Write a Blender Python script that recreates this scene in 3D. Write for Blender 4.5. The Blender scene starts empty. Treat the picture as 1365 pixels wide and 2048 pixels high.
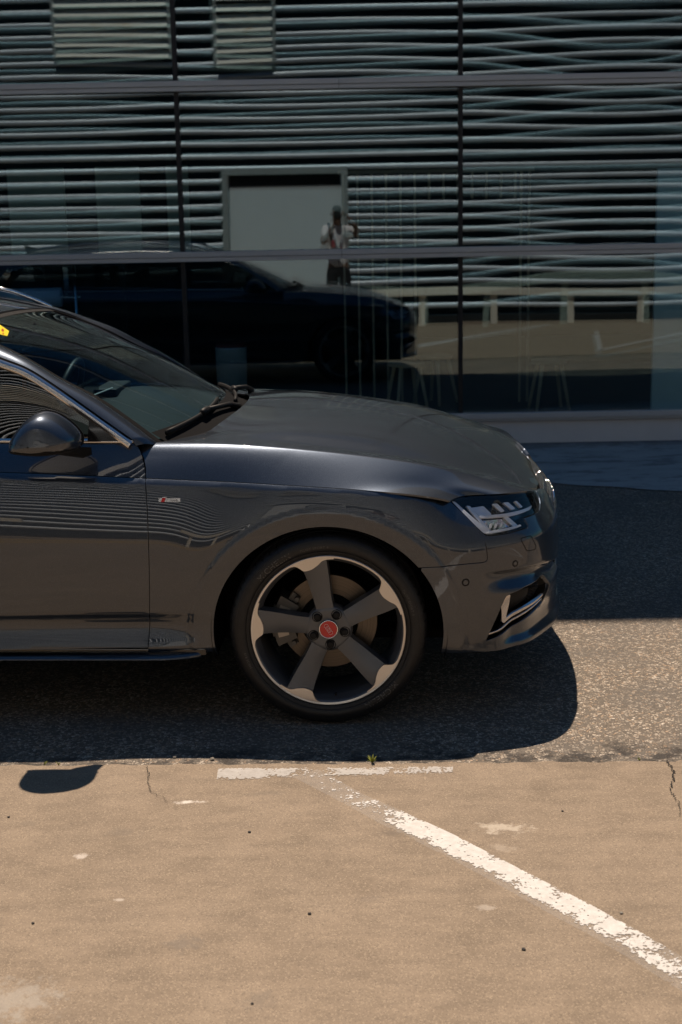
import bpy, math, random
import numpy as np
from mathutils import Vector, Matrix
from mathutils.geometry import delaunay_2d_cdt
# ================================================================ camera, sky, sun, exposure
S = bpy.context.scene; COL = S.collection
R = math.radians
cam_d = bpy.data.cameras.new('camera'); cam = bpy.data.objects.new('camera', cam_d); COL.objects.link(cam); S.camera = cam
cam_d.sensor_fit = 'VERTICAL'; cam_d.sensor_height = 36; cam_d.lens = 2750 / 2048 * 36
cam_d.clip_start = .02; cam_d.clip_end = 600
cam_d.dof.use_dof = True; cam_d.dof.focus_distance = 4.45; cam_d.dof.aperture_fstop = 5.0
cam.location = (0, 0, 1.671)
cam.rotation_mode = 'QUATERNION'
_pitch = math.atan(592 / 2750)
cam.rotation_quaternion = (Matrix.Rotation(math.pi / 2 - _pitch, 4, 'X') @ Matrix.Rotation(-R(1.07), 4, 'Z')).to_quaternion()
W = bpy.data.worlds.new('World'); S.world = W; W.use_nodes = True
SUN_EL, SUN_AZ = 66.5, 8.5            # azimuth measured from +Y towards -X
nt = W.node_tree; nt.nodes.clear()
o_ = nt.nodes.new('ShaderNodeOutputWorld'); b_ = nt.nodes.new('ShaderNodeBackground'); s_ = nt.nodes.new('ShaderNodeTexSky')
s_.sky_type = 'NISHITA'; s_.sun_disc = False; s_.sun_elevation = R(SUN_EL); s_.sun_rotation = R(-SUN_AZ)
s_.air_density = 1.3; s_.dust_density = .4; s_.ozone_density = 2.5
b_.inputs['Strength'].default_value = .05
mx_ = nt.nodes.new('ShaderNodeMix'); mx_.data_type = 'RGBA'; mx_.blend_type = 'MULTIPLY'; mx_.inputs[0].default_value = 1; mx_.inputs[7].default_value = (.38, .72, .92, 1)
nt.links.new(s_.outputs[0], mx_.inputs[6]); nt.links.new(mx_.outputs[2], b_.inputs[0]); nt.links.new(b_.outputs[0], o_.inputs[0])
sun_d = bpy.data.lights.new('sun', 'SUN'); sun = bpy.data.objects.new('sun', sun_d); COL.objects.link(sun)
sun_d.energy = 5.0; sun_d.angle = R(.53); sun_d.color = (1.0, .83, .66)
_sd = Vector((-math.sin(R(SUN_AZ)) * math.cos(R(SUN_EL)), math.cos(R(SUN_AZ)) * math.cos(R(SUN_EL)), math.sin(R(SUN_EL))))
sun.rotation_mode = 'QUATERNION'; sun.rotation_quaternion = _sd.to_track_quat('Z', 'Y'); sun.location = _sd * 30
S.view_settings.view_transform = 'Standard'; S.view_settings.look = 'None'; S.view_settings.exposure = .26; S.view_settings.gamma = 1
S.cycles.use_denoising = True
try: S.cycles.denoiser = 'OPENIMAGEDENOISE'
except Exception: pass
S.cycles.max_bounces = 12; S.cycles.transparent_max_bounces = 24; S.cycles.glossy_bounces = 6; S.cycles.diffuse_bounces = 3
S.cycles.sample_clamp_indirect = 6; S.cycles.caustics_reflective = False; S.cycles.caustics_refractive = False
rnd = random.Random(7)
# ================================================================ helpers
def mesh_obj(name, V, F, mat, parent=None, smooth=False, N=None, mats=None, midx=None, loc=None):
    me = bpy.data.meshes.new(name)
    me.from_pydata([tuple(map(float, v)) for v in V], [], [tuple(int(i) for i in f) for f in F])
    for m in (mats or [mat]): me.materials.append(m)
    if midx is not None: me.polygons.foreach_set('material_index', [int(i) for i in midx])
    if smooth or N is not None: me.polygons.foreach_set('use_smooth', [True] * len(me.polygons))
    me.update()
    if N is not None: me.normals_split_custom_set_from_vertices([tuple(map(float, n)) for n in N])
    o = bpy.data.objects.new(name, me); COL.objects.link(o)
    if parent: o.parent = parent
    if loc: o.location = loc
    return o
def tag(o, label=None, cat=None, group=None, kind=None):
    if label: o['label'] = label
    if cat: o['category'] = cat
    if group: o['group'] = group
    if kind: o['kind'] = kind
    return o
def empty(name, loc=(0, 0, 0), rz=0, label=None, cat=None, group=None):
    o = bpy.data.objects.new(name, None); COL.objects.link(o); o.location = loc; o.rotation_euler = (0, 0, rz); o.empty_display_size = .1
    return tag(o, label, cat, group)
class MB:
    """collects boxes, bars, tubes and lathes into one mesh"""
    def __init__(s): s.V = []; s.F = []
    def add(s, V, F):
        n = len(s.V); s.V += [tuple(map(float, v)) for v in V]; s.F += [tuple(int(i) + n for i in f) for f in F]; return s
    def box(s, x0, x1, y0, y1, z0, z1, b=0.0):
        if b <= 0:
            V = [(x, y, z) for x in (x0, x1) for y in (y0, y1) for z in (z0, z1)]
            return s.add(V, [(0, 1, 3, 2), (4, 6, 7, 5), (0, 4, 5, 1), (2, 3, 7, 6), (0, 2, 6, 4), (1, 5, 7, 3)])
        import bmesh
        bm = bmesh.new(); bmesh.ops.create_cube(bm, size=1)
        for v in bm.verts: v.co = Vector(((x0 + x1) / 2 + v.co.x * (x1 - x0), (y0 + y1) / 2 + v.co.y * (y1 - y0), (z0 + z1) / 2 + v.co.z * (z1 - z0)))
        bmesh.ops.bevel(bm, geom=bm.edges[:], offset=b, segments=2, affect='EDGES', profile=.6)
        bm.verts.ensure_lookup_table(); s.add([v.co[:] for v in bm.verts], [[v.index for v in f.verts] for f in bm.faces]); bm.free(); return s
    def tube(s, pts, r, n=10, caps=True, flat=None):
        P = [Vector(p) for p in pts]; rr = r if hasattr(r, '__len__') else [r] * len(P); rings = []; up = None
        for i, p in enumerate(P):
            d = (P[min(i + 1, len(P) - 1)] - P[max(i - 1, 0)]).normalized()
            if up is None: up = Vector((0, 0, 1)) if abs(d.z) < .9 else Vector((1, 0, 0))
            a = d.cross(up).normalized(); b = a.cross(d).normalized(); up = b
            k = flat or (1, 1)
            rings.append([p + a * (math.cos(2 * math.pi * j / n) * rr[i] * k[0]) + b * (math.sin(2 * math.pi * j / n) * rr[i] * k[1]) for j in range(n)])
        V = [v[:] for q in rings for v in q]; F = []
        for i in range(len(P) - 1):
            for j in range(n):
                F.append((i * n + j, i * n + (j + 1) % n, (i + 1) * n + (j + 1) % n, (i + 1) * n + j))
        if caps: F += [tuple(range(n - 1, -1, -1)), tuple((len(P) - 1) * n + j for j in range(n))]
        return s.add(V, F)
    def lathe(s, prof, n=64, axis='y', c=(0, 0, 0), closed=False):
        V = []; F = []; m = len(prof)
        for j in range(n):
            a = 2 * math.pi * j / n
            for r, h in prof:
                if axis == 'y': V.append((c[0] + r * math.cos(a), c[1] + h, c[2] + r * math.sin(a)))
                else: V.append((c[0] + r * math.cos(a), c[1] + r * math.sin(a), c[2] + h))
        for j in range(n):
            k = (j + 1) % n
            for i in range(m if closed else m - 1):
                i2 = (i + 1) % m
                F.append((j * m + i, k * m + i, k * m + i2, j * m + i2) if axis != 'y' else (j * m + i, j * m + i2, k * m + i2, k * m + i))
        return s.add(V, F)
    def prism(s, poly, f0, f1):
        """extrude a 2-D polygon between two mapping functions"""
        n = len(poly); V = [f0(*p) for p in poly] + [f1(*p) for p in poly]
        return s.add(V, [tuple(range(n)), tuple(range(2 * n - 1, n - 1, -1))] + [(i, i + n, (i + 1) % n + n, (i + 1) % n) for i in range(n)])
    def build(s, name, mat, parent=None, smooth=False, angle=None):
        o = mesh_obj(name, s.V, s.F, mat, parent, smooth)
        fix_normals(o.data)
        if angle is not None:
            o.data.polygons.foreach_set('use_smooth', [True] * len(o.data.polygons)); sharp(o.data, angle)
        return o
def fix_normals(me):
    import bmesh
    bm = bmesh.new(); bm.from_mesh(me); bmesh.ops.recalc_face_normals(bm, faces=bm.faces[:]); bm.to_mesh(me); bm.free(); me.update()
def sharp(me, deg):
    import bmesh
    bm = bmesh.new(); bm.from_mesh(me); c = R(deg)
    for e in bm.edges:
        e.smooth = not (len(e.link_faces) == 2 and e.calc_face_angle(0) > c)
    bm.to_mesh(me); bm.free(); me.update()
def curve_text(txt, size, spacing=1.0):
    cu = bpy.data.curves.new('text_tmp', 'FONT'); cu.body = txt; cu.size = size; cu.space_character = spacing; cu.resolution_u = 3
    ob = bpy.data.objects.new('text_tmp', cu); COL.objects.link(ob); dg = bpy.context.evaluated_depsgraph_get()
    me = ob.evaluated_get(dg).to_mesh(); V = [v.co[:] for v in me.vertices]; F = [tuple(p.vertices) for p in me.polygons]
    ob.evaluated_get(dg).to_mesh_clear(); bpy.data.objects.remove(ob); bpy.data.curves.remove(cu); return V, F
# ================================================================ materials
class NT:
    def __init__(s, name):
        s.m = bpy.data.materials.new(name); s.m.use_nodes = True; s.t = s.m.node_tree; s.t.nodes.clear(); s.out = s.n('ShaderNodeOutputMaterial')
    def n(s, t, **k):
        q = s.t.nodes.new(t)
        for a, v in k.items():
            if hasattr(q, a): setattr(q, a, v)
            else: q.inputs[a].default_value = v
        return q
    def l(s, a, b): s.t.links.new(a, b)
    def pos(s):
        return s.n('ShaderNodeNewGeometry').outputs['Position']
    def obj(s): return s.n('ShaderNodeTexCoord').outputs['Object']
    def noise(s, vec, scale, detail=3, rough=.5, sc=None, dist=0):
        if sc: vec = s.map(vec, sc)
        q = s.n('ShaderNodeTexNoise'); q.inputs['Scale'].default_value = scale; q.inputs['Detail'].default_value = detail; q.inputs['Roughness'].default_value = rough; q.inputs['Distortion'].default_value = dist
        s.l(vec, q.inputs['Vector']); return q.outputs['Fac']
    def vor(s, vec, scale, feat='F1', out='Distance', rnd=1):
        q = s.n('ShaderNodeTexVoronoi'); q.feature = feat; q.inputs['Scale'].default_value = scale; q.inputs['Randomness'].default_value = rnd; s.l(vec, q.inputs['Vector']); return q.outputs[out]
    def map(s, vec, sc=(1, 1, 1), loc=(0, 0, 0)):
        q = s.n('ShaderNodeMapping'); q.inputs['Scale'].default_value = sc; q.inputs['Location'].default_value = loc; s.l(vec, q.inputs['Vector']); return q.outputs[0]
    def ramp(s, f, pts, interp='LINEAR'):
        q = s.n('ShaderNodeValToRGB'); q.color_ramp.interpolation = interp; e = q.color_ramp.elements
        while len(e) < len(pts): e.new(.5)
        for i, (p, c) in enumerate(pts):
            e[i].position = p; c = c if hasattr(c, '__len__') else (c, c, c); e[i].color = tuple(c) + (1,)
        s.l(f, q.inputs[0]); return q.outputs[0]
    def mix(s, fac, a, b, mode='MIX'):
        q = s.n('ShaderNodeMix'); q.data_type = 'RGBA'; q.blend_type = mode
        for v, i in ((fac, 0), (a, 6), (b, 7)):
            if hasattr(v, 'links') or hasattr(v, 'is_output'): s.l(v, q.inputs[i])
            else: q.inputs[i].default_value = v if i == 0 else (tuple(v) + (1,) if hasattr(v, '__len__') else (v, v, v, 1))
        return q.outputs[2]
    def math(s, op, a, b=0.0, c=None):
        q = s.n('ShaderNodeMath'); q.operation = op
        for v, i in ((a, 0), (b, 1), (c, 2)):
            if v is None: continue
            if hasattr(v, 'is_output'): s.l(v, q.inputs[i])
            else: q.inputs[i].default_value = v
        return q.outputs[0]
    def bump(s, h, dist, strength=1.0, nrm=None):
        q = s.n('ShaderNodeBump'); q.inputs['Distance'].default_value = dist; q.inputs['Strength'].default_value = strength; s.l(h, q.inputs['Height'])
        if nrm is not None: s.l(nrm, q.inputs['Normal'])
        return q.outputs[0]
    def bsdf(s, color=(.5, .5, .5), rough=.5, metal=0, normal=None, coat=0, coat_rough=.02, spec=.5, emit=None, es=0, coat_normal=None, ior=1.5, coat_ior=1.5):
        q = s.n('ShaderNodeBsdfPrincipled')
        def put(k, v):
            if v is None: return
            if hasattr(v, 'is_output'): s.l(v, q.inputs[k])
            else: q.inputs[k].default_value = tuple(v) + (1,) if hasattr(v, '__len__') else v
        put('Base Color', color); put('Roughness', rough); put('Metallic', metal); put('Coat Weight', coat); put('Coat Roughness', coat_rough); put('IOR', ior); put('Coat IOR', coat_ior)
        put('Specular IOR Level', spec)
        if normal is not None: s.l(normal, q.inputs['Normal'])
        if coat_normal is not None: s.l(coat_normal, q.inputs['Coat Normal'])
        if emit is not None: put('Emission Color', emit); q.inputs['Emission Strength'].default_value = es
        return q.outputs[0]
    def done(s, sh): s.l(sh, s.out.inputs['Surface']); return s.m
def plain(name, color, rough=.5, metal=0, coat=0, spec=.5, bump=None, var=0):
    t = NT(name); nrm = None; c = color
    if bump: nrm = t.bump(t.noise(t.obj(), bump[0], 3), bump[1])
    if var:
        c = t.mix(t.noise(t.obj(), 6, 5, .6), tuple(x * (1 - var) for x in color), tuple(min(1, x * (1 + var)) for x in color))
    return t.done(t.bsdf(c, rough, metal, nrm, coat, spec=spec))
def make_paint():
    t = NT('grey_metallic_paint'); p = t.obj()
    cellc = t.vor(p, 1500, 'F1', 'Color')
    nm = t.n('ShaderNodeVectorMath'); nm.operation = 'SUBTRACT'; t.l(cellc, nm.inputs[0]); nm.inputs[1].default_value = (.5, .5, .5)
    sc = t.n('ShaderNodeVectorMath'); sc.operation = 'SCALE'; t.l(nm.outputs[0], sc.inputs[0]); sc.inputs['Scale'].default_value = .08
    g = t.n('ShaderNodeNewGeometry'); ad = t.n('ShaderNodeVectorMath'); ad.operation = 'ADD'; t.l(g.outputs['Normal'], ad.inputs[0]); t.l(sc.outputs[0], ad.inputs[1])
    no = t.n('ShaderNodeVectorMath'); no.operation = 'NORMALIZE'; t.l(ad.outputs[0], no.inputs[0])
    br = t.vor(p, 1500, 'F1', 'Color'); sp = t.n('ShaderNodeSeparateColor'); t.l(br, sp.inputs[0])
    col = t.ramp(sp.outputs[0], [(0, (.032, .041, .058)), (.8, (.040, .051, .071)), (1, (.085, .10, .125))])
    a = t.bsdf(col, .30, .97, no.outputs[0], 1.0, .002, coat_ior=1.66); b = t.bsdf(col, .60, .97, no.outputs[0], 1.0, .002, coat_ior=1.66)
    mx = t.n('ShaderNodeMixShader'); mx.inputs[0].default_value = .36; t.l(a, mx.inputs[1]); t.l(b, mx.inputs[2]); return t.done(mx.outputs[0])
def make_glass(name, tint, refl_ior=1.5, extra=0.0, rough=0.0, gtint=(1, 1, 1)):
    t = NT(name); tr = t.n('ShaderNodeBsdfTransparent'); tr.inputs[0].default_value = tuple(tint) + (1,)
    gl = t.n('ShaderNodeBsdfGlossy'); gl.inputs['Roughness'].default_value = rough; gl.inputs['Color'].default_value = tuple(gtint) + (1,)
    f0 = ((refl_ior - 1) / (refl_ior + 1)) ** 2 + extra
    lw = t.n('ShaderNodeLayerWeight'); lw.inputs['Blend'].default_value = .5
    f = t.math('MULTIPLY_ADD', t.math('POWER', lw.outputs['Facing'], 5.0), 1 - f0, f0)
    mx = t.n('ShaderNodeMixShader'); t.l(f, mx.inputs[0]); t.l(tr.outputs[0], mx.inputs[1]); t.l(gl.outputs[0], mx.inputs[2])
    return t.done(mx.outputs[0])
M = {}
M['paint'] = make_paint()
M['black_gloss'] = plain('black_gloss', (.008, .008, .009), .12, coat=.6)
M['black_plastic'] = plain('black_plastic', (.010, .010, .011), .5, bump=(900, .0002), spec=.2)
M['void'] = plain('dark_interior', (.006, .006, .007), .9, spec=.1)
M['rubber'] = plain('rubber', (.010, .010, .011), .6, spec=.2)
M['chrome'] = plain('satin_aluminium', (.62, .60, .60), .18, 1)
M['polished'] = plain('polished_metal', (.75, .75, .76), .06, 1)
M['rim'] = plain('matt_titanium_rim', (.115, .122, .135), .38, .5, bump=(700, .00015))
M['machined'] = plain('machined_rim_face', (.62, .59, .56), .30, .9, bump=(1400, .00005))
M['caliper'] = plain('caliper_metal', (.12, .115, .11), .55, .5, var=.4)
M['caliper_plate'] = plain('caliper_plate', (.42, .38, .34), .45, .6, var=.2)
M['red'] = plain('red_enamel', (.62, .008, .012), .3, coat=.5)
M['white'] = plain('white_enamel', (.8, .8, .8), .4)
M['wind'] = make_glass('windscreen_glass', (.46, .62, .68), 1.52, .02)
M['sideglass'] = make_glass('tinted_side_glass', (.17, .20, .20), 1.55, .07)
M['lens'] = make_glass('clear_lens', (.90, .93, .95), 1.45, .02)
M['facade'] = make_glass('facade_glass', (.74, .86, .88), 1.5, .085, 0.0, (.76, .91, 1.0))
M['facade2'] = make_glass('facade_inner_glass', (.82, .92, .94), 1.5, .055, 0.0, (.74, .91, 1.0))
def disc_mat():
    t = NT('brake_disc_steel'); p = t.obj(); s = t.n('ShaderNodeSeparateXYZ'); t.l(p, s.inputs[0])
    r = t.math('SQRT', t.math('ADD', t.math('MULTIPLY', s.outputs[0], s.outputs[0]), t.math('MULTIPLY', s.outputs[2], s.outputs[2])))
    c = t.n('ShaderNodeCombineXYZ'); t.l(r, c.inputs[0]); n = t.noise(c.outputs[0], 260, 4, .7)
    col = t.ramp(n, [(.3, (.07, .06, .048)), (.7, (.19, .155, .125))]); return t.done(t.bsdf(col, .38, .8, t.bump(n, .0004)))
M['disc'] = disc_mat()
# ================================================================ maths shared by setting and car
# ---------------------------------------------------------------- car surface maths (numpy only)
def nspline(x, y, q):
    """natural cubic spline through (x,y) (y may be vector valued), linear extrapolation"""
    x = np.asarray(x, float); y = np.asarray(y, float); q = np.asarray(q, float)
    n = len(x)
    if n == 2:
        t = (q - x[0]) / (x[1] - x[0]); t = t.reshape(t.shape + (1,) * (y.ndim - 1))
        return y[0] * (1 - t) + y[1] * t
    h = np.diff(x); A = np.zeros((n, n)); R = np.zeros((n,) + y.shape[1:])
    A[0, 0] = A[-1, -1] = 1
    for i in range(1, n - 1):
        A[i, i - 1] = h[i - 1]; A[i, i] = 2 * (h[i - 1] + h[i]); A[i, i + 1] = h[i]
        R[i] = 6 * ((y[i + 1] - y[i]) / h[i] - (y[i] - y[i - 1]) / h[i - 1])
    M = np.linalg.solve(A, R)
    k = np.clip(np.searchsorted(x, q) - 1, 0, n - 2)
    qc = np.clip(q, x[0], x[-1])
    sh = q.shape + (1,) * (y.ndim - 1)
    hk = h[k].reshape(sh); a = ((x[k + 1] - qc) / h[k]).reshape(sh); b = ((qc - x[k]) / h[k]).reshape(sh)
    v = a * y[k] + b * y[k + 1] + ((a ** 3 - a) * M[k] + (b ** 3 - b) * M[k + 1]) * hk ** 2 / 6
    s0 = (y[1] - y[0]) / h[0] - h[0] * (2 * M[0] + M[1]) / 6
    s1 = (y[-1] - y[-2]) / h[-1] + h[-1] * (M[-2] + 2 * M[-1]) / 6
    v = v + np.minimum(q - x[0], 0).reshape(sh) * s0 + np.maximum(q - x[-1], 0).reshape(sh) * s1
    return v
def hinterp(x, xp, fp):
    """monotone piecewise cubic interpolation (no overshoot)"""
    xp = np.asarray(xp, float); fp = np.asarray(fp, float); x = np.clip(np.asarray(x, float), xp[0], xp[-1])
    h = np.diff(xp); d = np.diff(fp) / h; m = np.zeros(len(xp))
    for i in range(1, len(xp) - 1):
        if d[i - 1] * d[i] > 0:
            w1 = 2 * h[i] + h[i - 1]; w2 = h[i] + 2 * h[i - 1]
            m[i] = (w1 + w2) / (w1 / d[i - 1] + w2 / d[i])
    m[0] = d[0]; m[-1] = d[-1]
    k = np.clip(np.searchsorted(xp, x) - 1, 0, len(xp) - 2); t = (x - xp[k]) / h[k]
    return ((2*t**3-3*t**2+1)*fp[k] + (t**3-2*t**2+t)*h[k]*m[k] + (-2*t**3+3*t**2)*fp[k+1] + (t**3-t**2)*h[k]*m[k+1])
def sstep(a, b, x):
    t = np.clip((np.asarray(x, float) - a) / (b - a), 0, 1); return t * t * (3 - 2 * t)
def gauss1(A, sig, axis):
    if sig <= 0: return A
    r = int(3 * sig + 1); k = np.exp(-.5 * (np.arange(-r, r + 1) / sig) ** 2); k /= k.sum()
    P = np.concatenate([np.repeat(np.take(A, [0], axis), r, axis), A, np.repeat(np.take(A, [-1], axis), r, axis)], axis)
    # keep end slopes: extrapolate linearly
    out = np.zeros_like(A)
    n = A.shape[axis]
    first = np.take(A, [0], axis); sec = np.take(A, [1], axis); last = np.take(A, [-1], axis); sl = np.take(A, [-2], axis)
    lo = [first + (first - sec) * j for j in range(r, 0, -1)]; hi = [last + (last - sl) * j for j in range(1, r + 1)]
    P = np.concatenate(lo + [A] + hi, axis)
    for j in range(2 * r + 1):
        out += k[j] * np.take(P, range(j, j + n), axis)
    return out
# plan outline (u forward from the front axle, l sideways), widest section of the body
PLAN = [(-3.862, -.30), (-3.868, 0), (-3.862, .30), (-3.83, .52), (-3.74, .70), (-3.58, .80), (-3.35, .862), (-3.0, .895), (-2.5, .912), (-1.8, .9195), (-1.1, .904), (-.5, .886),
        (0, .912), (.25, .906), (.40, .889), (.50, .868), (.59, .833), (.67, .779), (.722, .708), (.759, .61), (.787, .49), (.807, .35), (.821, .20), (.827, .06), (.8275, 0), (.827, -.06), (.821, -.20)]
_P = np.array(PLAN); _s = np.r_[0, np.cumsum(np.hypot(*np.diff(_P, axis=0).T))]
_i0 = 12
_s = _s - _s[_i0]                      # tau = 0 at the front axle
TAU0 = _s[1]; TAU1 = _s[-3]            # rear centre, nose centre
def plan(t):
    p = nspline(_s, _P, t); e = 1e-4
    d = (nspline(_s, _P, np.asarray(t) + e) - nspline(_s, _P, np.asarray(t) - e)); d /= np.linalg.norm(d, axis=-1, keepdims=True)
    n = np.stack([-d[..., 1], d[..., 0]], -1)     # outward: left of travel is outboard? fixed below
    n = np.where((n * p).sum(-1, keepdims=True) * 0 + 1 > 0, n, n)
    return p, n
def t_of_u(u):
    tt = np.linspace(-3.3, .62, 3000); p, _ = plan(tt); return np.interp(u, p[:, 0], tt)
GT = np.linspace(TAU0, TAU1, 1200); GZ = np.linspace(.10, 1.02, 461)
DZ = GZ[1] - GZ[0]; DT = GT[1] - GT[0]
def tilt_inset(zs, tl, z0):
    """integrate a table of tilt angles (deg, + = faces up) into an inset profile, 0 at z0"""
    a = np.tan(np.radians(hinterp(GZ, zs, tl))); I = np.cumsum(a) * DZ
    return I - np.interp(z0, GZ, I)
def ZE(t):
    return nspline([-4.6, -3.3, -2.5, -1.8, -1.068, -.607, -.4267, -.2604, -.094, .0712, .2363, .3545, .4053, .47], [.93, .922, .902, .888, .8635, .8364, .8275, .8208, .8122, .8015, .7862, .7695, .7565, .738], t)
def build_side():
    # door section
    door = tilt_inset([.10, .235, .243, .262, .268, .276, .292, .315, .335, .352, .372, .381, .386, .42, .50, .60, .68, .76, .80, .825, .838, .841, .90, 1.02],
                      [-55, -50, -35, -30, 0, 20, 22, 17, 6, -6, -17, -22, -5, -2.5, 0, 2.2, 4.6, 9, 13, 16, 42, 48, 50, 50], .5)
    fend = tilt_inset([.10, .235, .25, .27, .30, .34, .38, .42, .50, .60, .68, .76, .80, .825, .838, .841, .90, 1.02],
                      [-50, -40, -14, -10, -6, -4, -2.5, -2, 0, 2.5, 5.0, 10, 15, 21, 26, 46, 50, 50], .5)
    bump = tilt_inset([.10, .205, .215, .225, .24, .26, .32, .42, .50, .56, .60, .62, .64, .68, .74, .80, 1.02],
                      [-55, -50, -30, -10, -7, -6, -5, -3, 0, 2, 5, 14, 26, 24, 28, 35, 40], .5)
    nose = tilt_inset([.10, .160, .17, .19, .25, .32, .42, .50, .56, .60, .62, .64, .68, .72, .76, 1.02],
                      [-55, -45, -30, -6, 2, 3, 1, 1, 3, 7, 16, 28, 28, 38, 50, 55], .48)
    rear = tilt_inset([.10, .20, .26, .35, .50, .60, .70, .80, .9, 1.02], [-50, -35, -12, -6, 0, 3, 8, 12, 16, 20], .5)
    T = GT[:, None]; Z = GZ[None, :]
    keys = [(-3.9, rear), (-3.3, rear), (-2.95, fend), (-2.7, fend), (-2.35, door), (-.62, door), (-.30, fend), (.30, fend), (.60, bump), (.78, bump), (1.05, nose), (1.6, nose)]
    kt = np.array([k[0] for k in keys]); K = np.array([k[1] for k in keys])
    I = np.zeros((len(GT), len(GZ)))
    idx = np.clip(np.searchsorted(kt, GT) - 1, 0, len(kt) - 2); w = np.clip((GT - kt[idx]) / (kt[idx + 1] - kt[idx]), 0, 1); w = (w * w * (3 - 2 * w))[:, None]
    I = K[idx] * (1 - w) + K[idx + 1] * w
    sh = (ZE(GT) - .85) * sstep(.62, .40, GT) * sstep(-3.9, -3.3, GT)
    for i in range(len(GT)):
        I[i] = np.interp(GZ - sh[i] * sstep(.58, .78, GZ), GZ, I[i])
    # lower door crease fades out towards the arch: handled by blend
    for cx in (0.0, -2.82):
        p, _ = plan(GT); U = p[:, 0][:, None] - cx - (.0 if cx == 0 else 0); r = np.hypot(U, Z - .335)
        side = sstep(.70, .60, np.abs(U))
        # arch lip band and blister above it
        rb = np.hypot((U + .01) / 1.03, (Z - .302) * 1.02); band = sstep(.452, .440, rb)
        blis = np.exp(-((r - .47) / .10) ** 2) * sstep(-.05, .22, Z - .335) * sstep(.62, .25, np.abs(U))
        I = I - side * (.0055 * band + .010 * blis) + side * .15 * np.clip(.446 - rb, 0, .07)
        I = I + side * (.012 * sstep(.415, .375, r) * 0)
    # blade ledge over the corner intake, fading to the rear
    tb = .40
    fade = sstep(.49, .62, GT)[:, None]
    zc = .517 - .040 * sstep(.66, 1.05, GT)[:, None]
    d = Z - zc
    led = .028 * sstep(.002, -.016, d) * sstep(-.080, -.030, d)
    I = I + fade * led
    # lower splitter: surface kicks out again under the intake
    fade2 = sstep(.56, .66, GT)[:, None]
    I = I + fade2 * (.040 * sstep(.43, .30, Z) - .020 * sstep(.272, .245, Z)) * (1 - .7 * sstep(.85, 1.25, GT)[:, None])
    I = gauss1(I, 1.3, 1)
    return I
INS = build_side(); INS = gauss1(INS, 1.0, 0)
def bil(A, t, z):
    ft = np.clip((np.asarray(t, float) - GT[0]) / DT, 0, len(GT) - 1.001); fz = np.clip((np.asarray(z, float) - GZ[0]) / DZ, 0, len(GZ) - 1.001)
    i = ft.astype(int); j = fz.astype(int); a = ft - i; b = fz - j
    return (A[i, j] * (1-a) * (1-b) + A[i+1, j] * a * (1-b) + A[i, j+1] * (1-a) * b + A[i+1, j+1] * a * b)
_pg, _ng = plan(GT)
_SX = _pg[:, 0][:, None] - _ng[:, 0][:, None] * INS; _SY = _pg[:, 1][:, None] - _ng[:, 1][:, None] * INS
_SZ = np.broadcast_to(GZ[None, :], _SX.shape)
SP = np.stack([_SX, _SY, _SZ], -1)
_dt = np.gradient(SP, axis=0); _dz = np.gradient(SP, axis=1); SN = np.cross(_dz, _dt); SN /= np.linalg.norm(SN, axis=-1, keepdims=True)
def side(t, z):
    return bil3(SP, t, z), bil3n(SN, t, z)
def bil3(A, t, z): return np.stack([bil(A[..., k], t, z) for k in range(3)], -1)
def bil3n(A, t, z):
    n = bil3(A, t, z); return n / np.linalg.norm(n, axis=-1, keepdims=True)
# ================================================================ trimmed, flanged body panels
def in_poly(px, py, poly):
    c = np.zeros(px.shape, bool); n = len(poly); j = n - 1
    for i in range(n):
        xi, yi = poly[i]; xj, yj = poly[j]
        c ^= ((yi > py) != (yj > py)) & (px < (xj - xi) * (py - yi) / (yj - yi + 1e-15) + xi); j = i
    return c
def densify(poly, h):
    out = []
    for i in range(len(poly)):
        a = np.array(poly[i], float); b = np.array(poly[(i + 1) % len(poly)], float); n = max(1, int(np.ceil(np.hypot(*(b - a)) / h)))
        for k in range(n): out.append(tuple(a + (b - a) * k / n))
    return out
def area2(poly): p = np.array(poly); return np.sum(p[:, 0] * np.roll(p[:, 1], -1) - np.roll(p[:, 0], -1) * p[:, 1])
def shrink(poly, d):
    p = np.array(poly, float)
    if area2(poly) < 0: p = p[::-1]
    out = []
    n = len(p)
    for i in range(n):
        a = p[i] - p[i - 1]; b = p[(i + 1) % n] - p[i]; a /= np.linalg.norm(a) + 1e-12; b /= np.linalg.norm(b) + 1e-12
        na = np.array([-a[1], a[0]]); nb = np.array([-b[1], b[0]]); m = na + nb; L = max(.35, 1 + na @ nb); out.append(tuple(p[i] + m / L * d))
    return out
def roundc(poly, r, k=4, only=None):
    out = []; n = len(poly)
    for i in range(n):
        if only is not None and i not in only: out.append(poly[i]); continue
        p = np.array(poly[i], float); a = np.array(poly[i - 1], float) - p; b = np.array(poly[(i + 1) % n], float) - p
        la, lb = np.linalg.norm(a), np.linalg.norm(b); rr = min(r, la * .45, lb * .45); A = p + a / la * rr; B = p + b / lb * rr
        for j in range(k + 1):
            t = j / k; out.append(tuple((1 - t) ** 2 * A + 2 * t * (1 - t) * p + t * t * B))
    return out
def smooth_open(pts, h=.008):
    """cubic spline through open point list, resampled"""
    p = np.array(pts, float); s = np.r_[0, np.cumsum(np.hypot(*np.diff(p, axis=0).T))]; n = max(2, int(s[-1] / h))
    return [tuple(q) for q in nspline(s, p, np.linspace(0, s[-1], n))]
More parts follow.
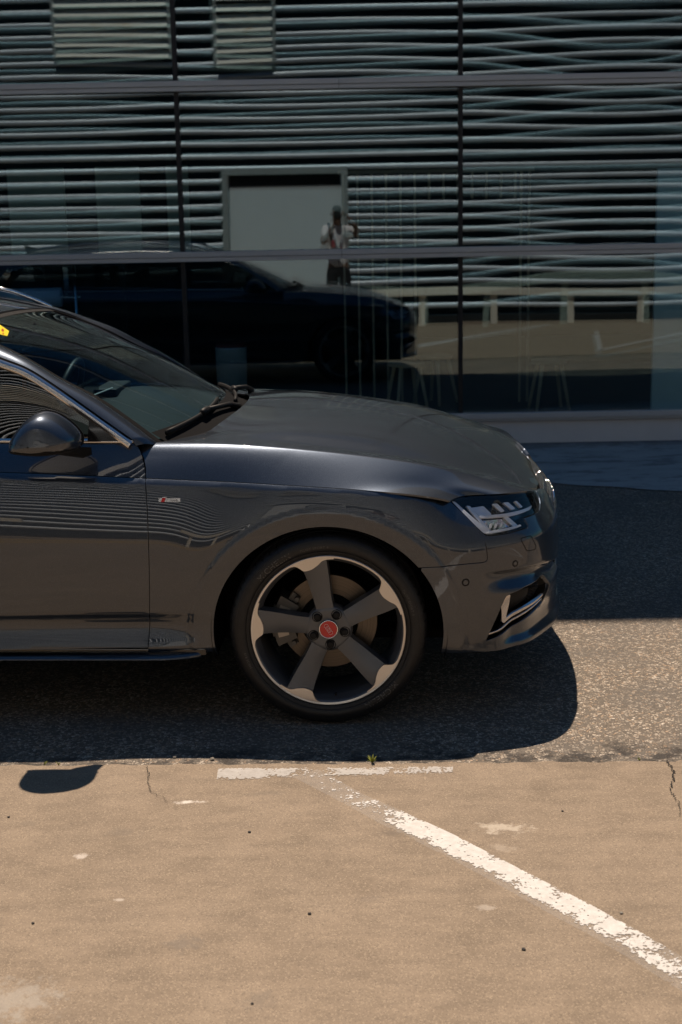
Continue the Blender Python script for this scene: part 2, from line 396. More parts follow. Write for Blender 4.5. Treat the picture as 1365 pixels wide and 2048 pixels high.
def tri_domain(outline, holes, h, edge_h):
    loops = [densify(outline, edge_h)] + [densify(q, edge_h) for q in holes]
    if area2(loops[0]) < 0: loops[0] = loops[0][::-1]
    loops = [loops[0]] + [(q if area2(q) < 0 else q[::-1]) for q in loops[1:]]
    P = []; E = []; L = []
    for q in loops:
        n0 = len(P); P += q; E += [(n0 + i, n0 + (i + 1) % len(q)) for i in range(len(q))]; L.append(list(range(n0, len(P))))
    B = np.array(P); x0, y0 = B.min(0); x1, y1 = B.max(0)
    ys = np.arange(y0 + h / 2, y1, h * .866); G = []
    for k, y in enumerate(ys):
        xs = np.arange(x0 + (h / 2 if k % 2 else 0), x1, h); G.append(np.stack([xs, np.full_like(xs, y)], 1))
    G = np.concatenate(G) if G else np.zeros((0, 2)); ok = in_poly(G[:, 0], G[:, 1], loops[0])
    for q in loops[1:]: ok &= ~in_poly(G[:, 0], G[:, 1], q)
    G = G[ok]
    if len(G):
        dm = np.full(len(G), 9.)
        for i in range(0, len(B), 400): dm = np.minimum(dm, np.sqrt(((G[:, None, :] - B[None, i:i + 400, :]) ** 2).sum(-1)).min(1))
        G = G[dm > .55 * min(h, edge_h * 1.4)]
    allp = P + [tuple(g) for g in G]
    r = delaunay_2d_cdt([Vector(p) for p in allp], E, [], 0, 1e-7)
    V2 = np.array([v[:] for v in r[0]]); T = r[2]; om = r[3]
    F = []
    for t in T:
        c = V2[list(t)].mean(0); x = np.array([c[0]]); y = np.array([c[1]])
        F.append((t, x[0], y[0]))
    cx = np.array([f[1] for f in F]); cy = np.array([f[2] for f in F]); ok = in_poly(cx, cy, loops[0])
    for q in loops[1:]: ok &= ~in_poly(cx, cy, q)
    F = [list(f[0]) for f, o in zip(F, ok) if o]
    remap = {}
    for new, olds in enumerate(om):
        for o in olds: remap[o] = new
    L = [[remap.get(i, i) for i in q] for q in L]
    return V2, F, L
def panel(name, surf, outline, holes=(), h=.014, edge_h=.010, mat=None, parent=None, flange=.014, fillet=.0016, off=0.0, both=False, far=False, smooth=True, dome=None):
    """trimmed piece of a car surface; surf(a,b)->(P,N) in (u,l,z). far -> mirrored to the far side, both -> both halves in one mesh"""
    V2, F, L = tri_domain(outline, holes, h, edge_h)
    P, N = surf(V2[:, 0], V2[:, 1]); P = P + N * off
    if dome is not None: P = P + N * dome(V2)[:, None]
    V = [p for p in P]; NN = [n for n in N]; FF = []
    for f in F:
        a, b, c = (P[i] for i in f); nn = np.cross(b - a, c - a)
        FF.append(f if nn @ N[f[0]] > 0 else f[::-1])
    if flange > 0:
        for q in L:
            q = [q[i] for i in range(len(q)) if q[i] != q[i - 1]]; n = len(q); idx = []
            for i in range(n):
                p = P[q[i]]; t = P[q[(i + 1) % n]] - P[q[i - 1]]; t /= np.linalg.norm(t) + 1e-12
                m = np.cross(t, N[q[i]]); ms = m / (np.linalg.norm(m) + 1e-12)
                # tri_domain gives ccw outer / cw holes in (a,b); orientation in 3-D may be flipped: test
                idx.append((p, ms, N[q[i]]))
            # decide the sign: outward must leave the triangulated area
            cen = np.array([P[list(f)].mean(0) for f in F if q[0] in f] or [P[q[0]]]).mean(0); s = 1 if (idx[0][0] - cen) @ idx[0][1] > 0 else -1
            n0 = len(V)
            for p, m, nn in idx: V.append(p + s * m * fillet - nn * fillet); NN.append(s * m * .92 + nn * .38)
            n1 = len(V)
            for p, m, nn in idx: V.append(p + s * m * fillet - nn * flange); NN.append(s * m)
            for i in range(n):
                j = (i + 1) % n
                for f4, nv in (((q[i], q[j], n0 + j, n0 + i), None), ((n0 + i, n0 + j, n1 + j, n1 + i), None)):
                    a, b, c = V[f4[0]], V[f4[1]], V[f4[2]]; g = np.cross(b - a, c - a); FF.append(list(f4) if g @ NN[f4[2]] > 0 else list(f4[::-1]))
    V = np.array(V); NN = np.array(NN); NN = NN / (np.linalg.norm(NN, axis=1, keepdims=True) + 1e-12)
    A = lambda X, s: np.stack([X[:, 0], -X[:, 1] * s, X[:, 2]], 1)      # (u,l,z) -> local (x,y,z); near side has y<0
    if both:
        n = len(V); VV = np.concatenate([A(V, 1), A(V, -1)]); N2 = np.concatenate([A(NN, 1), A(NN, -1)]); F2 = [f[::-1] for f in FF] + [[i + n for i in f] for f in FF]
    elif far: VV, N2, F2 = A(V, -1), A(NN, -1), FF
    else: VV, N2, F2 = A(V, 1), A(NN, 1), [f[::-1] for f in FF]
    return mesh_obj(name, VV, F2, mat, parent, N=N2 if smooth else None)
def grid_surf(P):
    """normals of a structured grid P[i,j]"""
    a = np.gradient(P, axis=0); b = np.gradient(P, axis=1); n = np.cross(a, b); return n / (np.linalg.norm(n, axis=-1, keepdims=True) + 1e-12)
def grid_obj(name, P, mat, parent, near=True, both=False, up=None, thick=0, cyc=False):
    """structured grid P[i,j] in (u,l,z); up = vector normals should agree with"""
    N = grid_surf(P); up = np.array(up if up is not None else (0, 0, 1.))
    if (N * up).sum() < 0: N = -N
    n, m = P.shape[:2]; V = P.reshape(-1, 3).copy(); NN = N.reshape(-1, 3).copy(); F = []
    I = lambda i, j: i * m + j
    for i in range(n - 1):
        for j in range(m - 1): F.append([I(i, j), I(i + 1, j), I(i + 1, j + 1), I(i, j + 1)])
    f = F[len(F) // 2]; g = np.cross(V[f[1]] - V[f[0]], V[f[2]] - V[f[0]])
    if g @ NN[f[0]] < 0: F = [q[::-1] for q in F]
    if thick:
        per = [I(0, j) for j in range(m)] + [I(i, m - 1) for i in range(1, n)] + [I(n - 1, j) for j in range(m - 2, -1, -1)] + [I(i, 0) for i in range(n - 2, 0, -1)]
        n0 = len(V); V = np.concatenate([V, V[per] - NN[per] * thick]); k = len(per)
        c = P.reshape(-1, 3).mean(0); nx = []
        for a_ in range(k):
            t = V[per[(a_ + 1) % k]] - V[per[a_ - 1]]; mm = np.cross(t, NN[per[a_]]); mm /= np.linalg.norm(mm) + 1e-12
            if a_ == 0: sg = 1
            nx.append(mm)
        nx = np.array(nx); sg = 1 if ((V[per] - c) * nx).sum() > 0 else -1; nx = nx * sg
        n1 = len(V); V = np.concatenate([V, V[per] + 0 * nx]); NN = np.concatenate([NN, nx, nx])
        for a_ in range(k):
            b_ = (a_ + 1) % k; F.append([n1 + a_, n1 + b_, n0 + b_, n0 + a_])
            q = F[-1]; g = np.cross(V[q[1]] - V[q[0]], V[q[3]] - V[q[0]])
            if g @ nx[a_] < 0: F[-1] = q[::-1]
    A = lambda X, s: np.stack([X[:, 0], -X[:, 1] * s, X[:, 2]], 1)
    if both:
        k = len(V); VV = np.concatenate([A(V, 1), A(V, -1)]); N2 = np.concatenate([A(NN, 1), A(NN, -1)]); F2 = [q[::-1] for q in F] + [[i + k for i in q] for q in F]
    elif near: VV, N2, F2 = A(V, 1), A(NN, 1), [q[::-1] for q in F]
    else: VV, N2, F2 = A(V, -1), A(NN, -1), F
    return mesh_obj(name, VV, F2, mat, parent, N=N2)
PSI = R(3.3); F_ = Vector((math.cos(PSI), -math.sin(PSI), 0)); L_ = Vector((-math.sin(PSI), -math.cos(PSI), 0))
CARO = Vector((-.043, 4.363, 0)) - L_ * .905
car = empty('parked_estate_car', CARO, -PSI, 'dark grey metallic estate car parked side-on in front of the glass building', 'car')
# ================================================================ ground
def concrete_mat():
    t = NT('worn_tan_concrete'); p = t.pos()
    big = t.noise(p, 1.3, 6, .62); mid = t.noise(p, 5, 8, .68, dist=.4); fine = t.noise(p, 260, 3, .7); flow = t.noise(t.map(p, (3, 9, 1)), 2.0, 4, .6)
    c = t.ramp(big, [(.3, (.170, .135, .102)), (.7, (.285, .224, .170))])
    c = t.mix(.55, c, t.ramp(mid, [(.32, (.135, .106, .080)), (.50, (.232, .182, .138)), (.74, (.335, .268, .205))]))
    c = t.mix(.35, c, t.ramp(flow, [(.35, (.165, .130, .092)), (.6, (.30, .235, .166))]))
    ag = t.vor(p, 330, 'F1', 'Color'); s = t.n('ShaderNodeSeparateColor'); t.l(ag, s.inputs[0])
    ag2 = t.vor(p, 330)
    c = t.mix(t.ramp(s.outputs[0], [(.84, 0), (.90, .45)], 'LINEAR'), c, (.46, .37, .27)); c = t.mix(t.ramp(s.outputs[1], [(.86, 0), (.92, .45)]), c, (.085, .07, .06))
    c = t.mix(.11, c, t.ramp(fine, [(.35, (.11, .08, .058)), (.65, (.44, .34, .25))]), 'MIX')
    # scattered bigger grains and rust-coloured specks
    v3 = t.vor(p, 45, 'F1', 'Color'); s3 = t.n('ShaderNodeSeparateColor'); t.l(v3, s3.inputs[0]); d3 = t.vor(p, 45)
    spot = t.math('MULTIPLY', t.ramp(s3.outputs[2], [(.90, 0), (.91, 1)]), t.ramp(d3, [(.10, 1), (.17, 0)])); c = t.mix(spot, c, t.mix(t.ramp(s3.outputs[0], [(.5, 0), (.55, 1)]), (.50, .44, .36), (.05, .042, .038)))
    # soft splashes: (x, y, radius, colour, strength)
    wob = t.noise(p, 26, 8, .78)
    for x, y, r, sx, col, st in [(.437, 3.537, .085, .55, (.62, .55, .46), .8), (.41, 3.415, .05, .6, (.5, .43, .35), .5), (-.458, 3.749, .045, .35, (.78, .72, .66), 1.1), (-.711, 3.411, .022, 1.0, (.66, .6, .55), .9), (-.573, 3.166, .018, .5, (.6, .54, .48), .8), (.34, 3.089, .035, .5, (.5, .44, .38), .7),
                                 (-.386, 2.947, .05, 1, (.16, .138, .118), .8), (-.741, 2.72, .13, 1.3, (.36, .33, .29), .9), (-.80, 2.60, .10, 1, (.33, .31, .28), .7), (.12, 3.52, .05, .5, (.12, .10, .085), .7), (-.90, 3.62, .05, .5, (.15, .125, .1), .6), (-.23, 3.80, .08, .3, (.15, .125, .10), .6), (.05, 3.15, .05, .6, (.17, .14, .118), .5), (-.2, 2.70, .05, 1, (.17, .145, .12), .6), (-.62, 3.55, .07, .6, (.19, .16, .13), .5)]:
        m = t.map(p, (1 / r, sx / r if sx > 1 else 1 / (r * sx), 0), (-x / r, -(y * (1 / (r * sx) if sx <= 1 else sx / r)), 0)); ln = t.n('ShaderNodeVectorMath'); ln.operation = 'LENGTH'; t.l(m, ln.inputs[0])
        f = t.ramp(t.math('ADD', ln.outputs['Value'], t.math('MULTIPLY', t.math('SUBTRACT', wob, .5), 4.0)), [(.30, st * .62), (.85, 0)]); c = t.mix(f, c, col)
    nb = t.bump(t.math('ADD', t.math('MULTIPLY', fine, .6), t.math('MULTIPLY', ag2, .5)), .0009, .5)
    nb = t.bump(mid, .004, .35, nb)
    return t.done(t.bsdf(c, .88, 0, nb, spec=.3))
def asphalt_mat(name, dark=1.0, scale=98):
    t = NT(name); p = t.pos(); wp = t.n('ShaderNodeVectorMath'); wp.operation = 'MULTIPLY_ADD'
    w1 = t.n('ShaderNodeTexNoise'); w1.inputs['Scale'].default_value = 60; t.l(p, w1.inputs['Vector']); t.l(w1.outputs['Color'], wp.inputs[0]); wp.inputs[1].default_value = (.006, .006, .006); t.l(p, wp.inputs[2]); q = wp.outputs[0]
    cc = t.vor(q, scale, 'F1', 'Color'); s = t.n('ShaderNodeSeparateColor'); t.l(cc, s.inputs[0]); d = t.vor(q, scale); ed = t.vor(q, scale, 'DISTANCE_TO_EDGE')
    stone = t.ramp(s.outputs[0], [(0, (.13, .104, .082)), (.3, (.29, .236, .185)), (.6, (.47, .39, .31)), (.85, (.56, .475, .385)), (1, (.74, .65, .55))])
    stone = t.mix(t.ramp(s.outputs[1], [(.86, 0), (.9, .8)]), stone, (.50, .34, .22))
    show = t.math('MULTIPLY', t.ramp(ed, [(.02, 0), (.12, 1)]), t.ramp(s.outputs[2], [(.25, .1), (.45, 1)]))
    c = t.mix(show, (.065 * dark, .056 * dark, .048 * dark), stone)
    c = t.mix(.25, c, t.ramp(t.noise(p, 420, 3, .7), [(.3, (.07, .06, .048)), (.7, (.50, .42, .33))]))
    pat = t.noise(p, 2.2, 5, .6); c = t.mix(t.ramp(pat, [(.45, 0), (.62, .45)]), c, (.12 * dark, .11 * dark, .10 * dark))
    # tarry, stone-poor strip next to the concrete edge
    sy = t.n('ShaderNodeSeparateXYZ'); t.l(p, sy.inputs[0]); yy = t.math('ADD', sy.outputs[1], t.math('MULTIPLY', t.math('SUBTRACT', t.noise(p, 5, 5, .7), .5), .35)); strip = t.ramp(yy, [(0, 0), (1, 1)])
    mr = t.n('ShaderNodeMapRange'); mr.inputs['From Min'].default_value = 4.20; mr.inputs['From Max'].default_value = 4.08; t.l(yy, mr.inputs['Value'])
    tar = t.math('MULTIPLY', mr.outputs[0], t.ramp(t.noise(p, 12, 4, .6), [(.47, 0), (.56, .85)])); c = t.mix(tar, c, (.035, .031, .029))
    h = t.math('MULTIPLY', show, t.math('SUBTRACT', 1.0, d)); nb = t.bump(h, .0045, 1.0)
    return t.done(t.bsdf(c, .80, 0, nb, spec=.35))
def apron_mat():
    t = NT('grey_apron_cement'); p = t.pos(); c = t.mix(t.noise(t.map(p, (1, 3.5, 1)), 1.6, 6, .62, dist=.6), (.27, .265, .26), (.66, .65, .62)); c = t.mix(.25, c, t.ramp(t.noise(p, 160, 3), [(.3, .06), (.7, .3)]))
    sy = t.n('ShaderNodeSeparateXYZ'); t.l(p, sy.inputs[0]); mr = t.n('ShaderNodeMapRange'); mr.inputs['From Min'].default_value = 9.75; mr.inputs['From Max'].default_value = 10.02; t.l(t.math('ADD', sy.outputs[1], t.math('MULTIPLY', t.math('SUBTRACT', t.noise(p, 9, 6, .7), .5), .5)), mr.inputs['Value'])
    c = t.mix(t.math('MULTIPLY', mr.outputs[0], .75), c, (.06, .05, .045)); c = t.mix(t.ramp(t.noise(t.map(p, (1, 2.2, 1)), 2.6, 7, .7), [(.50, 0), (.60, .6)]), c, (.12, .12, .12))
    return t.done(t.bsdf(c, .85, 0, t.bump(t.noise(p, 4, 6, .6), .03, .5), spec=.3))
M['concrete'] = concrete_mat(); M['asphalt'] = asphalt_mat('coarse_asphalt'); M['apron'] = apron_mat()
def sheet(name, poly, z, mat, kind='structure', thick=None):
    V = [(x, y, z) for x, y in poly]; n = len(V); F = [tuple(range(n))]
    if thick: V += [(x, y, z - thick) for x, y in poly]; F += [(i, i + n, (i + 1) % n + n, (i + 1) % n) for i in range(n)]
    o = mesh_obj(name, V, F, mat); fix = o.data
    return tag(o, kind=kind)
sheet('ground', [(-150, -120), (150, -120), (150, 160), (-150, 160)], 0, M['asphalt'])
edge = [(x, 4.0175 - .031 * x + .004 * math.sin(x * 23) + .003 * math.sin(x * 61 + 1) + rnd.uniform(-.0022, .0022)) for x in np.arange(-4, 4.01, .012)]
sheet('concrete_pavement', [(-40, -1.55), (40, -1.55), (40, 3.0), (4.2, 3.88)] + edge[::-1] + [(-4.2, 4.15), (-40, 5.2)], .006, M['concrete'], thick=.006)
ap = [(-14, 8.2), (-6, 8.5), (-2, 8.35), (0, 8.5), (.6, 8.52), (1.01, 8.50), (1.174, 8.53), (1.328, 8.49), (1.459, 8.40), (1.685, 8.33), (1.868, 8.22), (2.042, 8.16), (2.6, 8.05), (4, 8.1), (14, 8.0), (14, 10.2), (-14, 10.2)]
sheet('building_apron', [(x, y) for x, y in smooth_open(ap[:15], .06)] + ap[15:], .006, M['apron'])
# parking markings
def paint_mat(name, op, hi, seed):
    t = NT(name); p = t.map(t.pos(), (1, 1, 1), (seed, seed * .7, 0)); n = t.noise(p, 20, 6, .66); n2 = t.noise(p, 110, 2, .5); n3 = t.noise(p, 9, 3, .5)
    uv = t.n('ShaderNodeAttribute'); uv.attribute_name = 'wear'; s = t.math('ADD', t.math('ADD', t.math('MULTIPLY', n, .55), t.math('MULTIPLY', n2, .42)), t.math('MULTIPLY', n3, .12)); s = t.math('ADD', s, uv.outputs['Fac'])
    vd = t.vor(p, 75); holes = t.ramp(vd, [(.16, 0), (.22, 1)]); sc = t.vor(p, 75, 'F1', 'Color'); ss = t.n('ShaderNodeSeparateColor'); t.l(sc, ss.inputs[0]); keep = t.math('MAXIMUM', holes, t.ramp(ss.outputs[0], [(.78, 1), (.82, 0)]))
    m = t.math('MULTIPLY', t.math('MULTIPLY', t.ramp(s, [(.492, 0), (.520, 1)]), keep), op)
    c = t.mix(t.noise(p, 55, 5, .7), (.36, .335, .31), (.80, .78, .76)); b = t.bsdf(c, .7, 0, t.bump(n2, .001)); tr = t.n('ShaderNodeBsdfTransparent'); mx = t.n('ShaderNodeMixShader'); t.l(m, mx.inputs[0]); t.l(tr.outputs[0], mx.inputs[1]); t.l(b, mx.inputs[2])
    return t.done(mx.outputs[0])
def marking(name, rows, z, mat, wear):
    """rows of (left point, right point); wear(i/n, s) is added to the paint threshold"""
    V = []; F = []; Wv = []; m = 9; n = len(rows)
    for i, (a, b) in enumerate(rows):
        for k in range(m): s = k / (m - 1); V.append((a[0] + (b[0] - a[0]) * s, a[1] + (b[1] - a[1]) * s, z)); Wv.append(wear(i / (n - 1), s))
    for i in range(n - 1):
        for k in range(m - 1): F.append((i * m + k, i * m + k + 1, (i + 1) * m + k + 1, (i + 1) * m + k))
    o = mesh_obj(name, V, F, mat); at = o.data.attributes.new('wear', 'FLOAT', 'POINT'); at.data.foreach_set('value', Wv)
    if o.data.polygons[0].normal.z < 0: o.data.flip_normals()
    return tag(o, kind='structure')
M['line'] = paint_mat('worn_white_line_paint', .97, 0, 3.1); M['line2'] = paint_mat('nearly_gone_line_paint', .62, 0, 9.4)
ups = [(-.085, 3.975), (.05, 3.78), (.149, 3.67), (.292, 3.500), (.463, 3.268), (.595, 3.095), (.697, 2.945), (.757, 2.850), (1.6, 1.60), (2.6, .1)]
los = [(-.155, 3.925), (.0, 3.72), (.100, 3.585), (.249, 3.402), (.380, 3.226), (.494, 3.064), (.575, 2.955), (.645, 2.850), (1.47, 1.52), (2.46, .02)]
def wear_line(f, s):
    x = f * 9; k_ = .03 * math.sin(x * 5.1 + s * 4) - .02; e = -.20 * max(0, s - .84) / .16 - .10 * max(0, .05 - s) / .05
    if x < 1.7: return -.075 + e * .3 + k_
    if x < 2.5: return -.075 + (x - 1.7) / .8 * .16 + e + k_
    if x > 5.95 and x < 6.15: return -.035 + e
    return (.095 if x < 3.6 else .08 if x < 6 else .015) + e + k_ - (.05 * max(0, (s - .45) / .55) if 3.3 < x < 5.9 else 0) - .06 * max(0, (s - .55) / .45) * (1 if x > 3.4 else .4)
n = 130; fq = np.linspace(0, 9, n); U = np.stack([np.interp(fq, np.arange(10.), np.array(ups)[:, k]) for k in (0, 1)], 1); Lo = np.stack([np.interp(fq, np.arange(10.), np.array(los)[:, k]) for k in (0, 1)], 1)
marking('parking_line', list(zip(U, Lo)), .0075, M['line'], wear_line)
M['ghost'] = paint_mat('paint_residue', .13, 0, 17.3)
marking('parking_line_residue', [(a, b + (b - a) * .10) for a, b in zip(U, Lo)], .0067, M['ghost'], lambda f, s: .10 if s < .95 else .0)
marking('parking_line_bar', [((-.395 + .725 * f, 3.994 - .020 * f), (-.392 + .718 * f, 3.905 + .016 * f)) for f in np.linspace(0, 1, 60)], .0080, M['line2'], lambda f, s: (.06 if f < .20 else (-.015 if f < .5 else (-.03 if f > .72 else .0))) - (.09 if s > .8 or s < .06 else 0) - (.10 if .38 < f < .46 else 0))
for nm, a, b, w_ in (('far_parking_line', (1.03, 2.17), (3.11, -.66), .06), ('far_parking_line', (3.1, 3.55), (4.9, 1.0), .06), ('far_parking_line', (3.60, .62), (3.14, 3.5), .035)):
    a, b = np.array(a), np.array(b); d = (b - a) / np.linalg.norm(b - a); q = np.array([-d[1], d[0]]) * w_; marking(nm, [(a + (b - a) * f - q, a + (b - a) * f + q) for f in np.linspace(0, 1, 30)], .0105, M['line2'], lambda f, s: .05)
def yline():
    t = NT('yellow_road_paint'); return t.done(t.bsdf(t.mix(t.noise(t.pos(), 12, 4), (.42, .26, .04), (.62, .42, .08)), .7))
M['yline'] = yline()
for a, b, w_ in (((-6.5, -.15), (-1.2, -.95), .05), ((-6.5, 1.0), (-1.6, -.62), .055)):
    a, b = np.array(a), np.array(b); d = (b - a) / np.linalg.norm(b - a); q = np.array([-d[1], d[0]]) * w_; sheet('yellow_line', [tuple(a - q), tuple(b - q), tuple(b + q), tuple(a + q)], .0103, M['yline'])
M['crack'] = plain('dark_crack', (.02, .017, .015), .95)  # one even dark tone for the thin crack strips
def crack(pts, w0):
    P = smooth_open(pts, .008); P = [(x + rnd.uniform(-.005, .005), y + rnd.uniform(-.004, .004)) for x, y in P]; V = []; n = len(P)
    for i, (x, y) in enumerate(P):
        w_ = w0 * (1 - .75 * i / n) * rnd.uniform(.3, 1.3); V += [(x - w_, y, .0108), (x + w_, y + .001, .0108)]
    tag(mesh_obj('pavement_crack', V, [(2 * i, 2 * i + 1, 2 * i + 3, 2 * i + 2) for i in range(n - 1)], M['crack']), kind='structure')
crack([(-.618, 4.02), (-.603, 3.931), (-.593, 3.863), (-.576, 3.818), (-.55, 3.788), (-.523, 3.745)], .0016)
crack([(.99, 3.985), (.989, 3.89), (.962, 3.802), (.95, 3.742), (.951, 3.672), (.933, 3.58)], .0034)
crack([(.99, 3.90), (1.02, 3.885), (1.05, 3.89)], .002)
# pebbles and weeds
M['pebble'] = plain('pebble_stone', (.22, .20, .17), .8, var=.5); M['dark_pebble'] = plain('dark_pebble', (.03, .028, .028), .8)
PEB = [(-.421, 4.08, .016, 0, 'pale pebble on the asphalt just left of the white bar'), (-.542, 4.102, .013, 0, 'smaller pale pebble on the asphalt near the concrete edge'), (-.27, 3.538, .009, 1, 'dark stone on the concrete below the front wheel'), (.403, 2.89, .010, 1, 'dark stone at the bottom centre beside the long white line'), (-.095, 3.075, .009, 1, 'dark crumb of asphalt in the middle of the concrete'),
       (-.967, 3.666, .008, 1, 'dark stone at the left edge below the mirror shadow'), (.613, 3.637, .007, 1, 'dark stone on the concrete above the long white line'), (.661, 3.05, .009, 0, 'brown pebble touching the upper edge of the long white line'), (-.212, 2.688, .007, 1, 'dark stone at the very bottom of the picture'), (-.766, 3.054, .008, 1, 'dark stone on the concrete at the lower left')]
import bmesh as _bm
for x, y, r, k, lb in PEB:
    r *= .50
    bm = _bm.new(); _bm.ops.create_icosphere(bm, subdivisions=2, radius=r)
    for v in bm.verts: v.co *= 1 + rnd.uniform(-.16, .16); v.co.z *= .62
    me = bpy.data.meshes.new('pebble'); r *= 1; bm.to_mesh(me); bm.free(); me.materials.append(M['dark_pebble' if k else 'pebble']); o = bpy.data.objects.new('pebble', me); COL.objects.link(o); o.location = (x, y, (.006 if y < 4.02 else 0) + r * .45); tag(o, lb, 'pebble', 'loose stones on the ground')
def leaf_mat():
    t = NT('weed_leaf'); return t.done(t.bsdf(t.mix(t.noise(t.obj(), 40), (.10, .13, .015), (.30, .30, .03)), .6))
M['weed'] = leaf_mat()
def weed(x, y, h, n, label):
    V = []; F = []
    for i in range(n):
        a = rnd.uniform(0, 6.28); l = h * rnd.uniform(.5, 1.1); lean = rnd.uniform(.3, 1.0); w_ = h * .09; b = len(V)
        for k in range(5):
            t = k / 4; r = l * lean * t ** 1.2; z = l * t * (1 - .25 * t * lean); ww = w_ * math.sin(math.pi * (t * .85 + .12))
            V += [(r * math.cos(a) - ww * math.sin(a), r * math.sin(a) + ww * math.cos(a), z), (r * math.cos(a) + ww * math.sin(a), r * math.sin(a) - ww * math.cos(a), z)]
        F += [(b + 2 * k, b + 2 * k + 1, b + 2 * k + 3, b + 2 * k + 2) for k in range(4)]
    o = mesh_obj('weed', V, F, M['weed'], loc=(x, y, .002)); tag(o, label, 'weed', 'weeds in the pavement joint')
weed(.083, 4.023, .030, 16, 'small yellow-green weed growing in the joint below the front wheel')
weed(.911, 4.002, .016, 10, 'tiny weed in the pavement joint at the right'); weed(-.945, 4.056, .014, 9, 'tiny yellow weed in the joint at the left edge'); weed(-.90, 4.052, .016, 7, 'second tiny yellow weed in the joint at the left, beside the mirror shadow')
# ================================================================ glass building
GY = 10.05
bld = empty('glass_building', (0, GY, 0), R(-.10), 'tall glass-fronted building with grey horizontal rails and a pale plinth behind the car', 'building')
M['alu'] = plain('grey_aluminium_rail', (.44, .455, .46), .42, .2, bump=(30, .0006)); M['plinth'] = plain('painted_plinth', (.66, .64, .62), .75, var=.08, bump=(90, .0008))
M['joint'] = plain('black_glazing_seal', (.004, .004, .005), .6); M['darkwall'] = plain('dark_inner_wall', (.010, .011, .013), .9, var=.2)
XS = [-1.105 + 2.0 * k for k in range(-4, 7)]; ZS = [.232 + 1.173 * k for k in range(9)]; ZT = 10.35
def pane(x0, x1, z0, z1, amp, seed, y, mat, nm, par, tilt=0):
    r2 = random.Random(seed); nx, nz = 14, 10; a = [r2.uniform(-1, 1) for _ in range(6)]; V = []; N = []
    for j in range(nz + 1):
        for i in range(nx + 1):
            u, v = i / nx, j / nz; x = x0 + (x1 - x0) * u; z = z0 + (z1 - z0) * v
            d = amp * (math.sin(math.pi * u) * math.sin(math.pi * v) + .28 * a[0] * math.sin(2 * math.pi * u + a[1]) * math.sin(math.pi * v) + .18 * a[2] * math.sin(2 * math.pi * v + a[3]) + .10 * a[4] * math.sin(3 * math.pi * u + a[5]))
            V.append((x, y - d + tilt * (v - .5), z))
    F = [(j * (nx + 1) + i, j * (nx + 1) + i + 1, (j + 1) * (nx + 1) + i + 1, (j + 1) * (nx + 1) + i) for j in range(nz) for i in range(nx)]
    return mesh_obj(nm, V, F, mat, par, True)
k = 0
for j in range(len(ZS)):
    z0 = ZS[j] + (.030 if j else 0); z1 = (ZS[j + 1] - .030) if j + 1 < len(ZS) else ZT - .1
    for i in range(len(XS) - 1):
        if z0 > 4 and (XS[i] < -7 or XS[i] > 7): continue
        k += 1; g = pane(XS[i] + .012, XS[i + 1] - .012, z0, z1, .0007 if XS[i] < .8 else .0011, k * 7 + 1, .02, M['facade'], 'window', bld)
        if j < 3 and -6 < XS[i] < 5:
            pane(XS[i] + .02, XS[i + 1] - .02, z0, z1, -.0010 if XS[i] < .8 else -.0034, k * 13 + 5, .055, M['facade2'], 'inner_pane', g)
for j in range(1, len(ZS)):
    mb = MB(); z = ZS[j]; x = XS[0]
    cuts = [XS[0], .040, XS[-1]]
    for a, b in zip(cuts[:-1], cuts[1:]):
        mb.box(a + .0012, b - .0012, -.052, .012, z - .004, z + .034, .003); mb.box(a + .0012, b - .0012, -.046, .012, z - .036, z - .006, .003)
    mb.build('horizontal_rail', M['alu'], bld)
mb = MB(); mb.box(XS[0], XS[-1], -.050, .012, .196, .236, .003); mb.box(XS[0], XS[-1], -.036, .012, .176, .195, .002); mb.build('sill_rail', M['alu'], bld)
mb = MB(); mb.box(XS[0], XS[-1], -.005, .20, -.05, .172); mb.build('plinth', M['plinth'], bld)
MB().box(XS[0], XS[-1], -.002, .02, .168, .178).build('sill_shadow_gap', M['joint'], bld)
for x in XS:
    mb = MB(); mb.box(x - .0155, x + .0155, .004, .075, .23, ZT); 
    mb.build('vertical_seal', M['joint'], bld)
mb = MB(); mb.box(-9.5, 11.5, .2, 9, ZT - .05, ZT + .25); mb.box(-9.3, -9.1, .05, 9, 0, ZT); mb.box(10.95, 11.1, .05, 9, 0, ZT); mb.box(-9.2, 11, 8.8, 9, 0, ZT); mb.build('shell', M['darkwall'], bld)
MB().box(-9.2, -7.1, .03, .2, 3.9, ZT).build('blank_cladding', M['alu'], bld); MB().box(6.9, 10.95, .03, .2, 3.9, ZT).build('blank_cladding', M['alu'], bld)
MB().box(-9.5, 11.5, -.10, .15, ZT - .08, ZT + .02).build('roof_edge', M['alu'], bld)
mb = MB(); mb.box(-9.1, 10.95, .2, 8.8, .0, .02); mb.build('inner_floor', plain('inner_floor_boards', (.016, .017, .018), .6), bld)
for z in (3.35, 6.9): mb = MB(); mb.box(-9.1, 10.95, .25, 8.8, z, z + .25); mb.build('floor_slab', M['darkwall'], bld)
